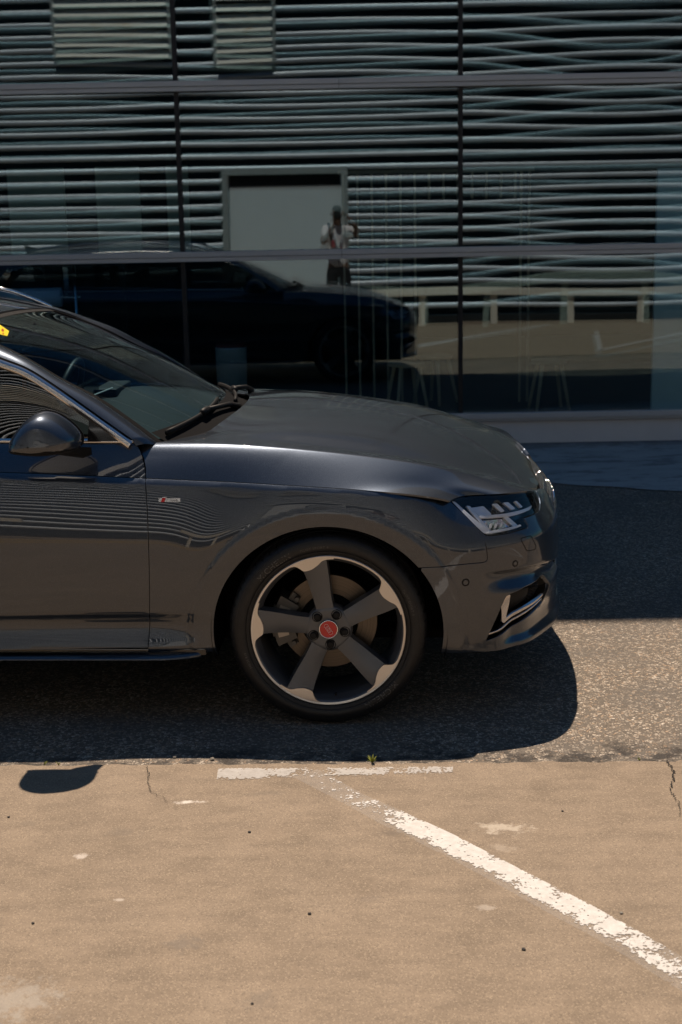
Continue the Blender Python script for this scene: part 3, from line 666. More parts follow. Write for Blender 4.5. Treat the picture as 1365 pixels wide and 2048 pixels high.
# ---- things inside, seen through the glass
M['wood'] = plain('pale_wood', (.60, .42, .26), .6, var=.2); M['greywhite'] = plain('pale_grey_board', (.72, .78, .74), .8)
def stool(x, y, rz, lb):
    r = empty('wooden_stool', (x, y, .02), rz, lb, 'stool', 'wooden stools behind the glass'); MB().lathe([(.0005, .40), (.15, .40), (.158, .41), (.158, .43), (.0005, .432)], 32, 'z').build('seat', M['wood'], r, False, 40)
    for k in range(4):
        a = math.pi / 4 + k * math.pi / 2; MB().tube([(.115 * math.cos(a), .115 * math.sin(a), .402), (.20 * math.cos(a), .20 * math.sin(a), 0)], [.017, .013], 8).build('leg', M['wood'], r, True)
stool(.58, 11.65, .3, 'wooden stool behind the glass, just beyond the nose of the car'); stool(.86, 12.2, .9, 'wooden stool furthest back, close to the dark vertical joint'); stool(1.79, 11.65, .1, 'wooden stool standing alone in the right-hand window bay')
M['darkred'] = plain('dark_red_liner', (.12, .01, .01), .5); M['bin'] = plain('ribbed_steel', (.62, .72, .80), .4, .5)
bn = empty('waste_bin', (-.90, 11.6, .02), 0, 'ribbed metal waste bin behind the glass above the wiper arms', 'waste bin'); prof = [(.10, 0), (.118, .01), (.128, .575), (.132, .58), (.132, .59), (.122, .59), (.115, .5), (.10, .02)]
V = []; F = []; n = 96
for i in range(n):
    a = 2 * math.pi * i / n; w_ = 1 + .028 * math.cos(a * 24)
    for q, (r, z) in enumerate(prof): V.append((r * (w_ if q in (1, 2) else 1) * math.cos(a), r * (w_ if q in (1, 2) else 1) * math.sin(a), z))
for i in range(n):
    for q in range(len(prof) - 1): F.append((i * 8 + q, ((i + 1) % n) * 8 + q, ((i + 1) % n) * 8 + q + 1, i * 8 + q + 1))
mesh_obj('ribbed_drum', V, F, M['bin'], bn, True); MB().lathe([(.123, .588), (.126, .615), (.118, .625), (.0005, .60)], 48, 'z').build('liner', M['darkred'], bn, True)
rl = empty('paper_roll_stand', (-2.18, 11.6, .02), 0, 'stand with a fat roll of blue-white paper at the left behind the glass', 'stand'); M['bluepaper'] = plain('blue_white_paper', (.42, .58, .78), .7)
MB().tube([(-.12, 0, 1.03), (-.66, 0, 1.03)], [.078, .078], 40).build('paper_roll', M['bluepaper'], rl, True); MB().tube([(0, 0, 0), (0, 0, 1.33)], .012, 10).build('post', M['polished'], rl, True); MB().tube([(.04, 0, 1.03), (-.70, 0, 1.03)], .007, 8).build('spindle', M['polished'], rl, True); MB().box(-.09, -.05, -.01, .01, 1.04, 1.28).build('bracket', M['polished'], rl); MB().lathe([(.0005, 0), (.2, 0), (.2, .012), (.0005, .02)], 32, 'z').build('base', M['polished'], rl)
sc = empty('slatted_screen', (0, 12.2, .02), 0, 'screen of thin upright wooden slats behind the glass right of the photographer', 'screen')
M['slat'] = plain('thin_wood_slat', (.42, .30, .20), .6)
for k in range(6): MB().box(.06 + k * .124, .078 + k * .124, -.012, .012, 0, 2.0).build('slat', M['slat'], sc)
for k in range(8): MB().box(.06 + .744 + k * .124, .078 + .744 + k * .124, -.012, .012, 1.78, 2.0).build('slat', M['slat'], sc)
for x in (1.60, 1.67): MB().box(x, x + .018, -.012, .012, 0, 2.0).build('slat', M['slat'], sc)
MB().box(.03, 1.72, -.010, .010, 2.0, 2.03).build('head_rail', M['slat'], sc)
wp = MB().box(2.46, 4.2, 10.75, 10.80, .02, 1.98).build('partition_board', M['greywhite']); tag(wp, 'pale greenish board standing upright behind the right-hand window', 'board')
M['dimpanel'] = plain('painted_window_light', (.34, .38, .33), .8, var=.3)  # pale colour stands in for light from windows deeper in the room
for x, w_, lb in ((-2.75, .52, 'left'), (-2.0, .40, 'middle'), (-1.45, .2, 'right')):
    b = MB().box(x - w_ / 2, x + w_ / 2, 13.0, 13.03, 1.3, 2.15).build('window_light_panel', M['dimpanel']); tag(b, lb.capitalize() + ' one of the three pale panels standing in for lit windows at the left', 'panel', 'pale panels standing in for lit windows')
    ob = MB().box(x - .02, x + .02, 13.03, 13.06, .02, 1.4).build('panel_post', M['darkwall'], b)
# ================================================================ building behind the camera (seen only in reflections)
def corr_mat():
    t = NT('corrugated_pale_cladding'); p = t.pos(); n = t.noise(t.map(p, (.6, 1, 6)), 3, 5, .6); return t.done(t.bsdf(t.ramp(n, [(.3, (.54, .62, .72)), (.7, (.70, .79, .88))]), .45, .25))
M['gap_shade'] = plain('painted_gap_shade', (.012, .032, .050), .8); M['corr'] = corr_mat(); M['frame_grey'] = plain('grey_door_frame', (.30, .34, .35), .6); M['shutter'] = plain('pale_shutter', (.66, .73, .78), .6, var=.06)  # gap material: shade between the wall slats painted in as dark teal
def rust_mat():
    t = NT('rusty_louvre_paint'); n = t.noise(t.map(t.pos(), (1.5, 1, 5)), 2.4, 5, .7); return t.done(t.bsdf(t.ramp(n, [(.62, (.92, .93, .86)), (.70, (.70, .50, .28)), (.82, (.34, .15, .06))]), .7))
M['rusty'] = rust_mat()
OY = -1.62
ob = empty('corrugated_building', (0, OY, 0), 0, 'pale corrugated-metal building mirrored in the glass front', 'building')
def corr(nm, x0, x1, z0, z1, phase=0):
    P = .1935; V = []; F = []; zs = np.arange(z0, z1, P / 24)
    for z in zs:
        ph = (z / P + phase) % 1; q = (ph - .40) / .235; y = .004 + .036 * math.sqrt(max(0, 1 - q * q)) if abs(q) < 1 else -.055
        V += [(x0, y, z), (x1, y, z)]
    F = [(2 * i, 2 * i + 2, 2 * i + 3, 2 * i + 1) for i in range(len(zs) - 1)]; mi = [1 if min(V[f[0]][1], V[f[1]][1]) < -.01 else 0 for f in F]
    o = mesh_obj(nm, V, F, None, ob, True, mats=[M['corr'], M['gap_shade']], midx=mi); return o
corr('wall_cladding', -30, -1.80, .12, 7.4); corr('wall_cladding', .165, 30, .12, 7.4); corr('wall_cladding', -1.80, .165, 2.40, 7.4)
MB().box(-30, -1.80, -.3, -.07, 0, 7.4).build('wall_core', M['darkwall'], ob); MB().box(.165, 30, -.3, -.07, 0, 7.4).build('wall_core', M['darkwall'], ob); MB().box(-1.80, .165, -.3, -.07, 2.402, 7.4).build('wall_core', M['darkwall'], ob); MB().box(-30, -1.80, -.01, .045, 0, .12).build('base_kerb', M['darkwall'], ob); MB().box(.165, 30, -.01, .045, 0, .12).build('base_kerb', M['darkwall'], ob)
MB().box(-30.2, 30.2, -8, .1, 7.4, 7.6).build('roof', M['alu'], ob)
gd = MB().box(-1.70, .07, -.06, -.03, 0, 2.30).build('garage_door', M['shutter'], ob); MB().box(-1.68, .05, -.055, -.02, 2.12, 2.30).build('door_header', M['joint'], gd)
fr = MB(); fr.box(-1.80, -1.70, -.05, .05, 0, 2.40, .004); fr.box(.065, .165, -.05, .05, 0, 2.40, .004); fr.box(-1.80, .165, -.048, .052, 2.30, 2.402, .004); fr.build('door_frame', M['frame_grey'], ob)
for x0, x1, z0, z1 in ((-4.25, -2.43, 4.02, 5.4), (-1.84, -.90, 3.92, 5.4)):
    lv = MB(); lv.box(x0, x0 + .05, .03, .085, z0, z1); lv.box(x1 - .05, x1, .03, .085, z0, z1); l = lv.build('louvre_vent', M['frame_grey'], ob)
    mb = MB(); z = z0 + .02
    while z < z1 - .10: mb.add([(x0 + .05, .040, z + .11), (x1 - .05, .040, z + .11), (x1 - .05, .135, z), (x0 + .05, .135, z), (x0 + .05, .035, z + .10), (x1 - .05, .035, z + .10), (x1 - .05, .130, z - .01), (x0 + .05, .130, z - .01)], [(0, 1, 2, 3), (4, 7, 6, 5), (3, 2, 6, 7), (0, 4, 5, 1)]); z += .150
    mb.build('louvre_blades', M['rusty'], l); MB().box(x0, x1, .02, .031, z0, z1).build('louvre_back', M['joint'], l)
M['barrier'] = plain('rust_stained_white_barrier', (.86, .84, .74), .7, var=.10)
for nm, xs, lb in (('right', [1.28, 2.33, 3.50, 4.60, 5.7, 6.8, 7.9], 'low white crash barrier on square posts, mirrored right of the car nose'), ('left', [-7.4, -6.2, -5.0, -3.8, -2.75], 'low white crash barrier left of the garage door, mirrored in the car door')):
    r = empty('crash_barrier', (0, OY + .62, .006), 0, lb, 'barrier'); MB().box(xs[0] - .95 if nm == 'right' else xs[0] - .5, xs[-1] + .4, -.02, .02, .455, .575, .006).build('barrier_rail', M['barrier'], r)
    for x in xs: MB().box(x - .05, x + .05, -.07, -.021, 0, .54, .006).build('barrier_post', M['barrier'], r)
# ================================================================ photographer (seen mirrored in the glass)
M['skin'] = plain('skin', (.22, .115, .07), .5, var=.1); M['shirt'] = plain('white_tshirt', (.90, .88, .92), .85); M['trousers'] = plain('black_trousers', (.012, .012, .015), .9); M['hair'] = plain('dark_hair', (.012, .009, .008), .7); M['navy'] = plain('navy_strap', (.015, .025, .06), .8); M['print'] = plain('red_print', (.45, .06, .07), .8)
def skin(name, verts, edges, mat, parent, sub=2, root=0):
    me = bpy.data.meshes.new(name); me.from_pydata([v[:3] for v in verts], edges, []); o = bpy.data.objects.new(name, me); COL.objects.link(o); o.parent = parent; me.materials.append(mat)
    md = o.modifiers.new('skin', 'SKIN'); md.use_smooth_shade = True; sv = me.skin_vertices[0].data
    for i, v in enumerate(verts): sv[i].radius = (v[3], v[4] if len(v) > 4 else v[3]); sv[i].use_root = (i == root)
    sb = o.modifiers.new('sub', 'SUBSURF'); sb.levels = sb.render_levels = sub; return o
ph = empty('photographer', (-.01, -.21, .006), 0, 'person in white t-shirt with red print holding up a camera before the shutter', 'person')
# faces +y; x to the right of the picture
body = skin('body', [(0, -.03, .98, .13, .10), (0, -.03, 1.12, .125, .095), (0, -.03, 1.28, .14, .10), (0, -.03, 1.42, .14, .09), (0, -.02, 1.50, .06, .06), (.0, .005, 1.57, .058, .062), (0, .035, 1.655, .078, .092), (0, .025, 1.735, .066, .080),
                     (.17, -.04, 1.435, .058), (.30, .02, 1.36, .044), (.25, .12, 1.50, .036), (.135, .165, 1.625, .030),
                     (-.17, -.04, 1.435, .058), (-.215, .06, 1.25, .044), (-.13, .22, 1.38, .036), (-.045, .275, 1.50, .030),
                     (.09, -.03, .90, .088), (.11, -.02, .50, .058), (.12, -.04, .10, .042), (.125, .08, .045, .036), (-.09, -.03, .90, .088), (-.12, .0, .50, .058), (-.13, -.03, .10, .042), (-.135, .09, .045, .036)],
            [(0, 1), (1, 2), (2, 3), (3, 4), (4, 5), (5, 6), (6, 7), (3, 8), (8, 9), (9, 10), (10, 11), (3, 12), (12, 13), (13, 14), (14, 15), (0, 16), (16, 17), (17, 18), (18, 19), (0, 20), (20, 21), (21, 22), (22, 23)], M['skin'], ph)
skin('tshirt', [(0, -.03, .90, .170, .130), (0, -.03, 1.12, .155, .118), (0, -.03, 1.28, .162, .122), (0, -.03, 1.41, .150, .108), (0, -.025, 1.475, .085, .08), (.17, -.04, 1.435, .082), (.262, .0, 1.372, .072), (-.17, -.04, 1.435, .082), (-.208, .03, 1.305, .072)], [(0, 1), (1, 2), (2, 3), (3, 4), (3, 5), (5, 6), (3, 7), (7, 8)], M['shirt'], ph)
skin('trousers', [(0, -.03, 1.04, .150, .112), (0, -.03, .90, .158, .122), (.09, -.03, .82, .105), (.115, -.02, .50, .082), (.122, -.04, .14, .068), (-.09, -.03, .82, .105), (-.12, .0, .50, .082), (-.13, -.03, .14, .068)], [(0, 1), (1, 2), (2, 3), (3, 4), (1, 5), (5, 6), (6, 7)], M['trousers'], ph)
skin('hair', [(0, .000, 1.775, .078, .088), (0, -.045, 1.70, .072, .070), (0, -.05, 1.64, .055, .05)], [(0, 1), (1, 2)], M['hair'], ph)
for s, c in ((1, (.135, .165, 1.625)), (-1, (-.045, .275, 1.50))):
    cx, cy, cz = c; vs = [(cx, cy, cz, .026, .020), (cx - s * .035, cy + .02, cz + .035, .030, .018)]; es = [(0, 1)]
    for k in range(4):
        b = len(vs); vs += [(cx - s * (.045 - .0 * k), cy + .030, cz + .060 - .020 * k, .0095), (cx - s * .070, cy + .045 - .004 * k, cz + .058 - .019 * k, .0088), (cx - s * (.088 - .004 * k), cy + .030, cz + .052 - .018 * k, .0078)]; es += [(1, b), (b, b + 1), (b + 1, b + 2)]
    b = len(vs); vs += [(cx - s * .015, cy + .035, cz + .045, .011), (cx - s * .040, cy + .058, cz + .060, .0095)]; es += [(0, b), (b, b + 1)]
    skin('hand', vs, es, M['skin'], ph, 1)
mb = MB(); mb.tube([(0, .135, 1.655), (0, .130, 1.64)], .014, 8); mb.build('nose', M['skin'], ph, True)
for x in (-.03, .03): MB().lathe([(.0005, .012), (.008, .009), (.012, 0)], 12, 'y', (x, .118, 1.672)).build('eye', M['hair'], ph)
MB().tube([(-.022, .120, 1.607), (0, .126, 1.606), (.022, .120, 1.607)], .006, 6).build('mouth', M['print'], ph, True)
for x in (-.078, .078): MB().tube([(x, .02, 1.685), (x * 1.10, .015, 1.665), (x * 1.04, .02, 1.635)], [.010, .013, .008], 8).build('ear', M['skin'], ph, True)
cm = empty('photo_camera', (0, 0, 0), 0, 'black camera held up in portrait position by the photographer', 'camera'); M['camblack'] = plain('camera_black', (.01, .01, .011), .4)
mb = MB(); mb.box(-.045, .045, -.125, -.070, 1.60, 1.74, .008); mb.box(-.058, -.040, -.12, -.085, 1.65, 1.69, .004); mb.build('camera_body', M['camblack'], cm)
MB().lathe([(.0005, -.030), (.028, -.030), (.033, -.026), (.038, -.030), (.040, -.035), (.040, -.055), (.035, -.058), (.035, -.072)], 40, 'y', (0, 0, 1.671)).build('lens', M['camblack'], cm, False, 40)
st = MB(); st.tube([(-.10, -.13, 1.48), (-.04, -.10, 1.30), (0, -.095, 1.16), (0, -.10, .98)], [.016, .018, .024, .022], 6, flat=(1, .3)); st.tube([(.10, -.13, 1.48), (.04, -.10, 1.30), (0, -.095, 1.16)], [.016, .018, .02], 6, flat=(1, .3)); st.tube([(-.12, -.30, 1.50), (-.13, -.20, 1.53), (-.11, -.125, 1.44), (-.10, -.115, 1.30)], .022, 6, flat=(1, .4))
o = st.build('camera_strap', M['navy'], cm, True)
MB().box(-.085, -.035, .086, .094, 1.20, 1.30).build('shirt_print', M['print'], ph); MB().box(.03, .06, .086, .093, 1.16, 1.27).build('shirt_print', M['print'], ph)
# ---------------------------------------------------------------- arches and outlines in (tau, z)
def arch(a0, a1, cx=-.0085, cz=.3145, rx=.3845, rz=.3665, n=44):
    return [(cx + rx * math.cos(R(a0 + (a1 - a0) * i / n)), cz + rz * math.sin(R(a0 + (a1 - a0) * i / n))) for i in range(n + 1)]
GAP = .0021
hood_edge = [(t, float(ZE(t))) for t in np.linspace(-.6050, .403, 60)]
fb = [(.3021, .5430), (.4376, .5508), (.5082, .5516), (.521, .556), (.5243, .5656), (.5185, .6138), (.5125, .6349)]
lens_out = [(.4085, .7557), (.4643, .6983), (.5161, .6431), (.527, .6370), (.5435, .635), (.588, .636), (.6946, .6457), (.700, .652), (.6897, .6765), (.819, .681), (.873, .698), (.915, .7319), (.90, .738), (.7235, .7545), (.5675, .758), (.4664, .757)]
lens_left = lens_out[:3]; 
door_gap = smooth_open([(-.6055, float(ZE(-.6055))), (-.6000, .76), (-.5981, .6868), (-.5998, .5184), (-.609, .3419), (-.6155, .262), (-.6170, .247)], .02)
ar = arch(198, 36)     # over the top, rear to front
a_end = ar[-1]
arc_full = arch(-14, 198)
# fender
fender_out = door_gap[::-1] + hood_edge[1:] + lens_left[1:] + fb[::-1][1:-1] + [tuple(x) for x in arch(38.5, 194)] + [(-.40, .246)]
fender_out = shrink(fender_out, GAP)
bump_out = [(.3021, .5430)] + fb[1:] + lens_out[2:11] + [(.90, .714), (.915, .7319), (.98, .728), (1.07, .712), (1.10, .69), (1.075, .62), (1.065, .56), (1.12, .40), (1.16, .30), (1.20, .28), (TAU1, .28), (TAU1, .228), (1.2, .228), (.95, .230), (.7, .234), (.56, .236), (.45, .238), (.374, .240)] + [tuple(x) for x in arch(-12, 36.5)]
ctr = [i for i, p in enumerate(bump_out) if p[0] == TAU1]
intake = roundc([(.593, .4299), (.6709, .4505), (.80, .460), (.838, .452), (.852, .40), (.872, .345), (.8048, .3287), (.6671, .3047), (.576, .2880), (.5205, .2741)], .012)
bump_out2 = shrink(bump_out, GAP); 
bump_out2 = [(TAU1 if abs(p[0] - TAU1) < .004 else p[0], p[1]) for p in bump_out2]
for far in (False, True):
    sd = -1 if far else 1
    fen = panel('fender', side, fender_out, h=.012, edge_h=.008, mat=M['paint'], parent=car, far=far)
    if not far: near_fender = fen
bumper = panel('front_bumper', side, bump_out2, [intake], h=.011, edge_h=.008, mat=M['paint'], parent=car, both=True)
# doors (front and rear) and rear quarter
zt = lambda t: float(ZE(t))
def door_out(t0, t1, low=.262):
    top = [(t, zt(t)) for t in np.linspace(t0, t1, 30)]
    return [(t0, low)] + top + [(t1, low)]
fd_top = [(t, zt(t)) for t in np.linspace(-1.66, -.6055, 40)]
front_door = shrink([(-1.66, .262)] + fd_top + door_gap[1:-1], GAP)
rd = [(-2.36, .62), (-2.42, .74)] + [(t, zt(t)) for t in np.linspace(-2.46, -1.66, 24)] + [(-1.66, .262), (-2.20, .262), (-2.24, .38), (-2.29, .50)]
rear_door = shrink(rd, GAP)
ra = [(-2.826 + .380 * math.cos(R(a)), .318 + .366 * math.sin(R(a))) for a in np.linspace(-10, 190, 60)]
quarter = [(-2.24, .262), (-2.28, .38), (-2.33, .50), (-2.40, .62), (-2.46, .74)][::1]
quarter = [(-2.205, .262), (-2.245, .38), (-2.295, .50), (-2.365, .62), (-2.425, .74)] + [(t, zt(t)) for t in np.linspace(-2.465, -3.93, 40)] + [(-4.0, .74), (-3.75, .70), (-3.6, .60), (-3.3, .55)] + [(x, z) for x, z in ra[::-1] if z > .262][:-1][::1]
qs = [(x, z) for x, z in ra if z > .262]          # from front (x larger) over the top to the rear
quarter = [(-2.205, .262), (-2.245, .38), (-2.295, .50), (-2.365, .62), (-2.425, .74)] + [(t, zt(t)) for t in np.linspace(-2.465, -3.93, 40)] + [(-4.0, .74), (-3.75, .70), (-3.6, .60), (-3.14, .55)] + [q for q in qs[::-1] if q[1] > .545 or q[0] > -2.8]
rear_bump = [(-3.14, .548), (-3.6, .598), (-3.75, .698), (-4.0, .70), (TAU0, .70), (TAU0, .25), (-3.6, .25), (-3.205, .262)] + [q for q in qs[::-1] if q[0] < -3.0 and q[1] < .545]
tail_lamp = [(-3.93, .742), (-3.93, .915), (-4.12, .915), (-4.12, .74)]
tailgate = [(-4.125, .705), (-4.125, .93), (TAU0, .93), (TAU0, .705)]
near_door = None
for far in (False, True):
    for nm, ol in (('front_door', front_door), ('rear_door', rear_door)):
        o = panel(nm, side, ol, h=.020 if nm == 'front_door' and not far else .03, edge_h=.010 if not far else .02, mat=M['paint'], parent=car, far=far)
        if nm == 'front_door' and not far: near_door = o
    panel('rear_quarter_panel', side, shrink(quarter, GAP), h=.03, edge_h=.02, mat=M['paint'], parent=car, far=far)
    tl = panel('tail_light', side, tail_lamp, h=.02, edge_h=.02, mat=M['red'], parent=car, far=far, off=.002)
    # door handles
    for hx in (-1.50, -2.36):
        P0, N0 = side(np.array([hx]), np.array([.775])); p = P0[0]; s = 1 if not far else -1
        mb = MB(); mb.tube([(hx - .10, -(p[1] + .004) * s, p[2]), (hx - .085, -(p[1] + .030) * s, p[2] + .002), (hx + .085, -(p[1] + .030) * s, p[2] + .004), (hx + .10, -(p[1] + .004) * s, p[2] + .004)], .013, 10, flat=(1.0, .7))
        mb.build('door_handle', M['paint'], car, True)
panel('rear_bumper', side, [(a, b) for a, b in rear_bump], h=.03, edge_h=.02, mat=M['paint'], parent=car, both=True)
panel('tailgate', side, tailgate, h=.03, edge_h=.02, mat=M['paint'], parent=car, both=True)
# dark shell behind all the shut lines
sh_out = [(TAU0, .24)] + [(-3.28, .24)] + [(-2.82 + .41 * math.cos(R(a)), .318 + .395 * math.sin(R(a))) for a in np.linspace(190, -10, 40)] + [(-2.35, .23), (-.47, .23)] + [(-.006 + .41 * math.cos(R(a)), .318 + .395 * math.sin(R(a))) for a in np.linspace(190, -10, 40)] + [(.43, .24), (TAU1, .25), (TAU1, .63), (.93, .64), (.90, .70), (.5, .74)] + [(t, zt(t) - .006) for t in np.linspace(.40, -4.0, 80)] + [(TAU0, .91)]
panel('inner_shell', side, sh_out, [[(.49, .26), (.57, .46), (.86, .48), (.90, .32)], shrink(lens_out, -.004)], h=.04, edge_h=.02, mat=M['void'], parent=car, both=True, off=-.020, flange=0, smooth=False)
# ---------------------------------------------------------------- hood (bonnet)
NV = 90
vv = np.linspace(0, 1, NV)
def cur(pts, v=None):
    p = np.array(pts, float); s = np.r_[0, np.cumsum(np.linalg.norm(np.diff(p, axis=0), axis=1))]; s /= s[-1]
    return nspline(s, p, vv if v is None else v)
EDG_LIFT = 0.0
def edge_pt(t): P, N = side(np.array([t]), np.array([ZE(t)])); return P[0]
te = np.linspace(-.605, .4055, NV)
c_e = np.array([edge_pt(t) for t in te])
front_path = cur([(.3950, .858, .7575), tuple(side(np.array([.4664]), np.array([.7585]))[0][0]), tuple(side(np.array([.5675]), np.array([.7597]))[0][0]), tuple(side(np.array([.7235]), np.array([.7565]))[0][0]), tuple(side(np.array([.905]), np.array([.7345]))[0][0]), (.715, .44, .716), (.738, .24, .700), (.745, 0, .692)], np.linspace(0, 1, 200))
def fp(k): return tuple(front_path[int(k * 199)])
c_s = cur([(-.578, .725, .938), (-.352, .74, .934), (-.1, .75, .915), (.15, .74, .884), (.366, .715, .842), (.50, .69, .800), fp(.30)])
c_c = cur([(-.440, .52, .940), (-.25, .565, .945), (-.1, .58, .934), (.061, .59, .912), (.231, .59, .880), (.404, .575, .838), (.555, .56, .785), (.645, .56, .752), fp(.53)])
c_v = .5 * (c_c + c_s); c_v[:, 2] -= .0045 * np.sin(np.pi * np.clip(vv * 1.1, 0, 1)); c_v[0] = (-.520, .625, .9315)
c_0 = cur([(-.368, 0, .973), (-.1, 0, .962), (.1, 0, .940), (.3, 0, .898), (.45, 0, .850), (.58, 0, .795), (.68, 0, .742), (.728, 0, .710), (.745, 0, .692)])
c_q = .5 * (c_0 + c_c); c_q[:, 2] = c_0[:, 2] * .70 + c_c[:, 2] * .30 + .002; c_q[:, 1] = c_c[:, 1] * .5; c_q[:, 0] = .72 * c_0[:, 0] + .28 * c_c[:, 0]
c_q[-1] = fp(.78)
w = np.linspace(0, 1, NV)[:, None] ** 6
hood_s = []
NS = [26, 8, 8, 34]
rows = []
for i in range(NV):
    sec = []
    x = np.linspace(0, 1, NS[0]); a, q, c = c_0[i], c_q[i], c_c[i]
    # even polynomial through centre, quarter, crease
    for s in x[:-1]:
        k = 2 * (s ** 2); A2 = (q - a); C2 = (c - a)
        # P = a + A s^2 + B s^4 ; at s=.5 -> q ; at s=1 -> c
        B = (C2 - 4 * A2) / .75; Aa = C2 - B; p = a + Aa * s ** 2 + B * s ** 4
        p = np.array([p[0], c[1] * s, p[2]]); sec.append(p)
    for s in np.linspace(0, 1, NS[1])[:-1]: sec.append(c_c[i] * (1 - s) + c_v[i] * s)
    for s in np.linspace(0, 1, NS[2])[:-1]: sec.append(c_v[i] * (1 - s) + c_s[i] * s)
    Sx, E = c_s[i], c_e[i]; dl = max(.02, np.hypot(*(E - Sx)[:2])); dz = Sx[2] - E[2]; f = i / (NV - 1)
    ta = min(math.tan(R(19)), .55 * max(dz, 0) / dl); y = .5 * dl; tb = max((dz - .5 * dl * ta) / (.5 * dl), 0)
    C = Sx + (E - Sx) * (1 - y / dl); C[2] = Sx[2] - (dl - y) * ta
    C[2] = min(C[2], E[2] + y * tb) if True else C[2]
    for s in np.linspace(0, 1, NS[3]):
        q = (1 - s) ** 2 * Sx + 2 * s * (1 - s) * C + s * s * E; kf = max(0, 1 - vv[i] / .22) ** 1.5
        q = q + np.array([float(np.interp(s, [0, .18, .35, .55, .8, 1], [0, -.050, -.046, -.026, -.008, 0])) * kf, 0, .003 * math.sin(math.pi * min(1, s * 2)) * kf]); sec.append(q)
    rows.append(sec)
HP = np.array(rows)
core = gauss1(HP, 1.0, 1); HPs = HP.copy(); HPs[:, 2:-3] = core[:, 2:-3]
# blend the front rim of the bonnet onto the lamp / grille line
nS = HP.shape[1]
lensum = np.linspace(0, 1, nS)
jn = np.arange(nS, dtype=float); kk = hinterp(jn, [0, 12.5, 25, 39, nS - 1], [1, .78, .53, .30, 0]); fpS = nspline(np.linspace(0, 1, 200), front_path, kk)
dlt = fpS - HPs[-1]
wgt = np.clip((vv - .62) / .38, 0, 1) ** 2.2
HPs = HPs + wgt[:, None, None] * dlt[None]
lin = HPs.copy(); lin[..., 2] -= .035; lin[..., 1] *= .985
grid_obj('hood_liner', lin[:, :-4], M['void'], car, both=True, up=(0, 0, 1))
hood = grid_obj('hood', HPs, M['paint'], car, both=True, up=(0, .3, 1), thick=.006)
# ---------------------------------------------------------------- door shoulders (above the crease, below the windows)
def shoulder(name, t0, t1, far, belt, s0=36, n=40):
    tt = np.linspace(t0, t1, n); rows = []
    for t in tt:
        E = edge_pt(t); B = np.array([E[0], *belt(E[0])]); dl = E[1] - B[1]; dz = B[2] - E[2]; ta, tb = math.tan(R(s0)), math.tan(R(57)); y = np.clip((dz - dl * ta) / (tb - ta), .1 * dl, .9 * dl)
        C = np.array([E[0], B[1] + dl - y, B[2] - (dl - y) * ta]); kf = max(0, 1 - (-.6075 - t) / .42) if t > -1.1 else 0; rows.append([(1 - s) ** 2 * B + 2 * s * (1 - s) * C + s * s * E + np.array([-.047 * (1 - s) ** 1.3 * kf, 0, 0]) for s in np.linspace(0, 1, 22)])
    return grid_obj(name, np.array(rows), M['paint'], car, near=not far, up=(0, 1, 1), thick=.012)
belt_l = lambda u: float(np.interp(u, [-3.7, -3.2, -2.5, -1.6, -1.0, -.65], [.745, .77, .785, .788, .786, .776]))
belt_z = lambda u: float(np.interp(u, [-3.7, -3.2, -2.5, -1.6, -1.0, -.65], [1.00, .987, .972, .957, .947, .942]))
belt = lambda u: (belt_l(u), belt_z(u))
for far in (False, True):
    o = shoulder('door_shoulder', -1.6575, -.6075, far, belt)
    o = shoulder('door_shoulder', -2.455, -1.6625, far, belt)
    o = shoulder('quarter_shoulder', -3.93, -2.46, far, belt)
# ---------------------------------------------------------------- windscreen, pillars, roof
NW = 60; t_ = np.linspace(0, 1, NW)
ws_side = cur([(-.575, .705, .925), (-.698, .68, 1.015), (-.81, .66, 1.087), (-.919, .64, 1.141), (-1.03, .615, 1.205), (-1.138, .59, 1.256), (-1.265, .555, 1.306)], t_)
ws_mid = cur([(-.40, 0, .945), (-.62, 0, 1.060), (-.80, 0, 1.146), (-.97, 0, 1.216), (-1.12, 0, 1.268), (-1.315, 0, 1.325)], t_)
WSP = []
for i in range(NW):
    row = []
    for w_ in np.linspace(0, 1, 40):
        k = w_ ** 2.3; p = ws_mid[i] * (1 - k) + ws_side[i] * k; row.append((p[0], ws_side[i][1] * w_, p[2]))
    WSP.append(row)
WSP = np.array(WSP)
windscreen = grid_obj('windscreen', WSP, M['wind'], car, both=True, up=(1, 0, 1))
# black ceramic border just under the glass edge
bo = WSP[:, 38:, :].copy(); bo[..., 2] -= .004; [grid_obj('windscreen_seal', bo + np.array([0, .004, .0062]), M['void'], car, near=k_, up=(1, 0, 1), thick=.012) for k_ in (True, False)]
tb_ = WSP[-3:, :, :] + np.array([0, 0, .0015]); grid_obj('header_seal', tb_, M['black_plastic'], car, both=True, up=(1, 0, 1))
# side-window upper line (outer edge of the bright trim)
dlo = [(-.653, .786, .948), (-.758, .768, 1.020), (-.842, .755, 1.079), (-.928, .740, 1.137), (-1.016, .722, 1.188), (-1.108, .708, 1.222), (-1.30, .672, 1.288), (-1.55, .645, 1.335), (-1.9, .632, 1.358), (-2.4, .632, 1.350), (-2.85, .645, 1.312), (-3.15, .665, 1.262), (-3.38, .69, 1.19)]
ws_ext = [(-.575, .705, .925), (-.698, .68, 1.015), (-.81, .66, 1.087), (-.919, .64, 1.141), (-1.03, .615, 1.205), (-1.138, .59, 1.256), (-1.265, .555, 1.306), (-1.60, .535, 1.372), (-2.0, .53, 1.392), (-2.5, .53, 1.385), (-3.0, .54, 1.352), (-3.35, .56, 1.305), (-3.60, .58, 1.22)]
tp = np.linspace(0, 1, 150)
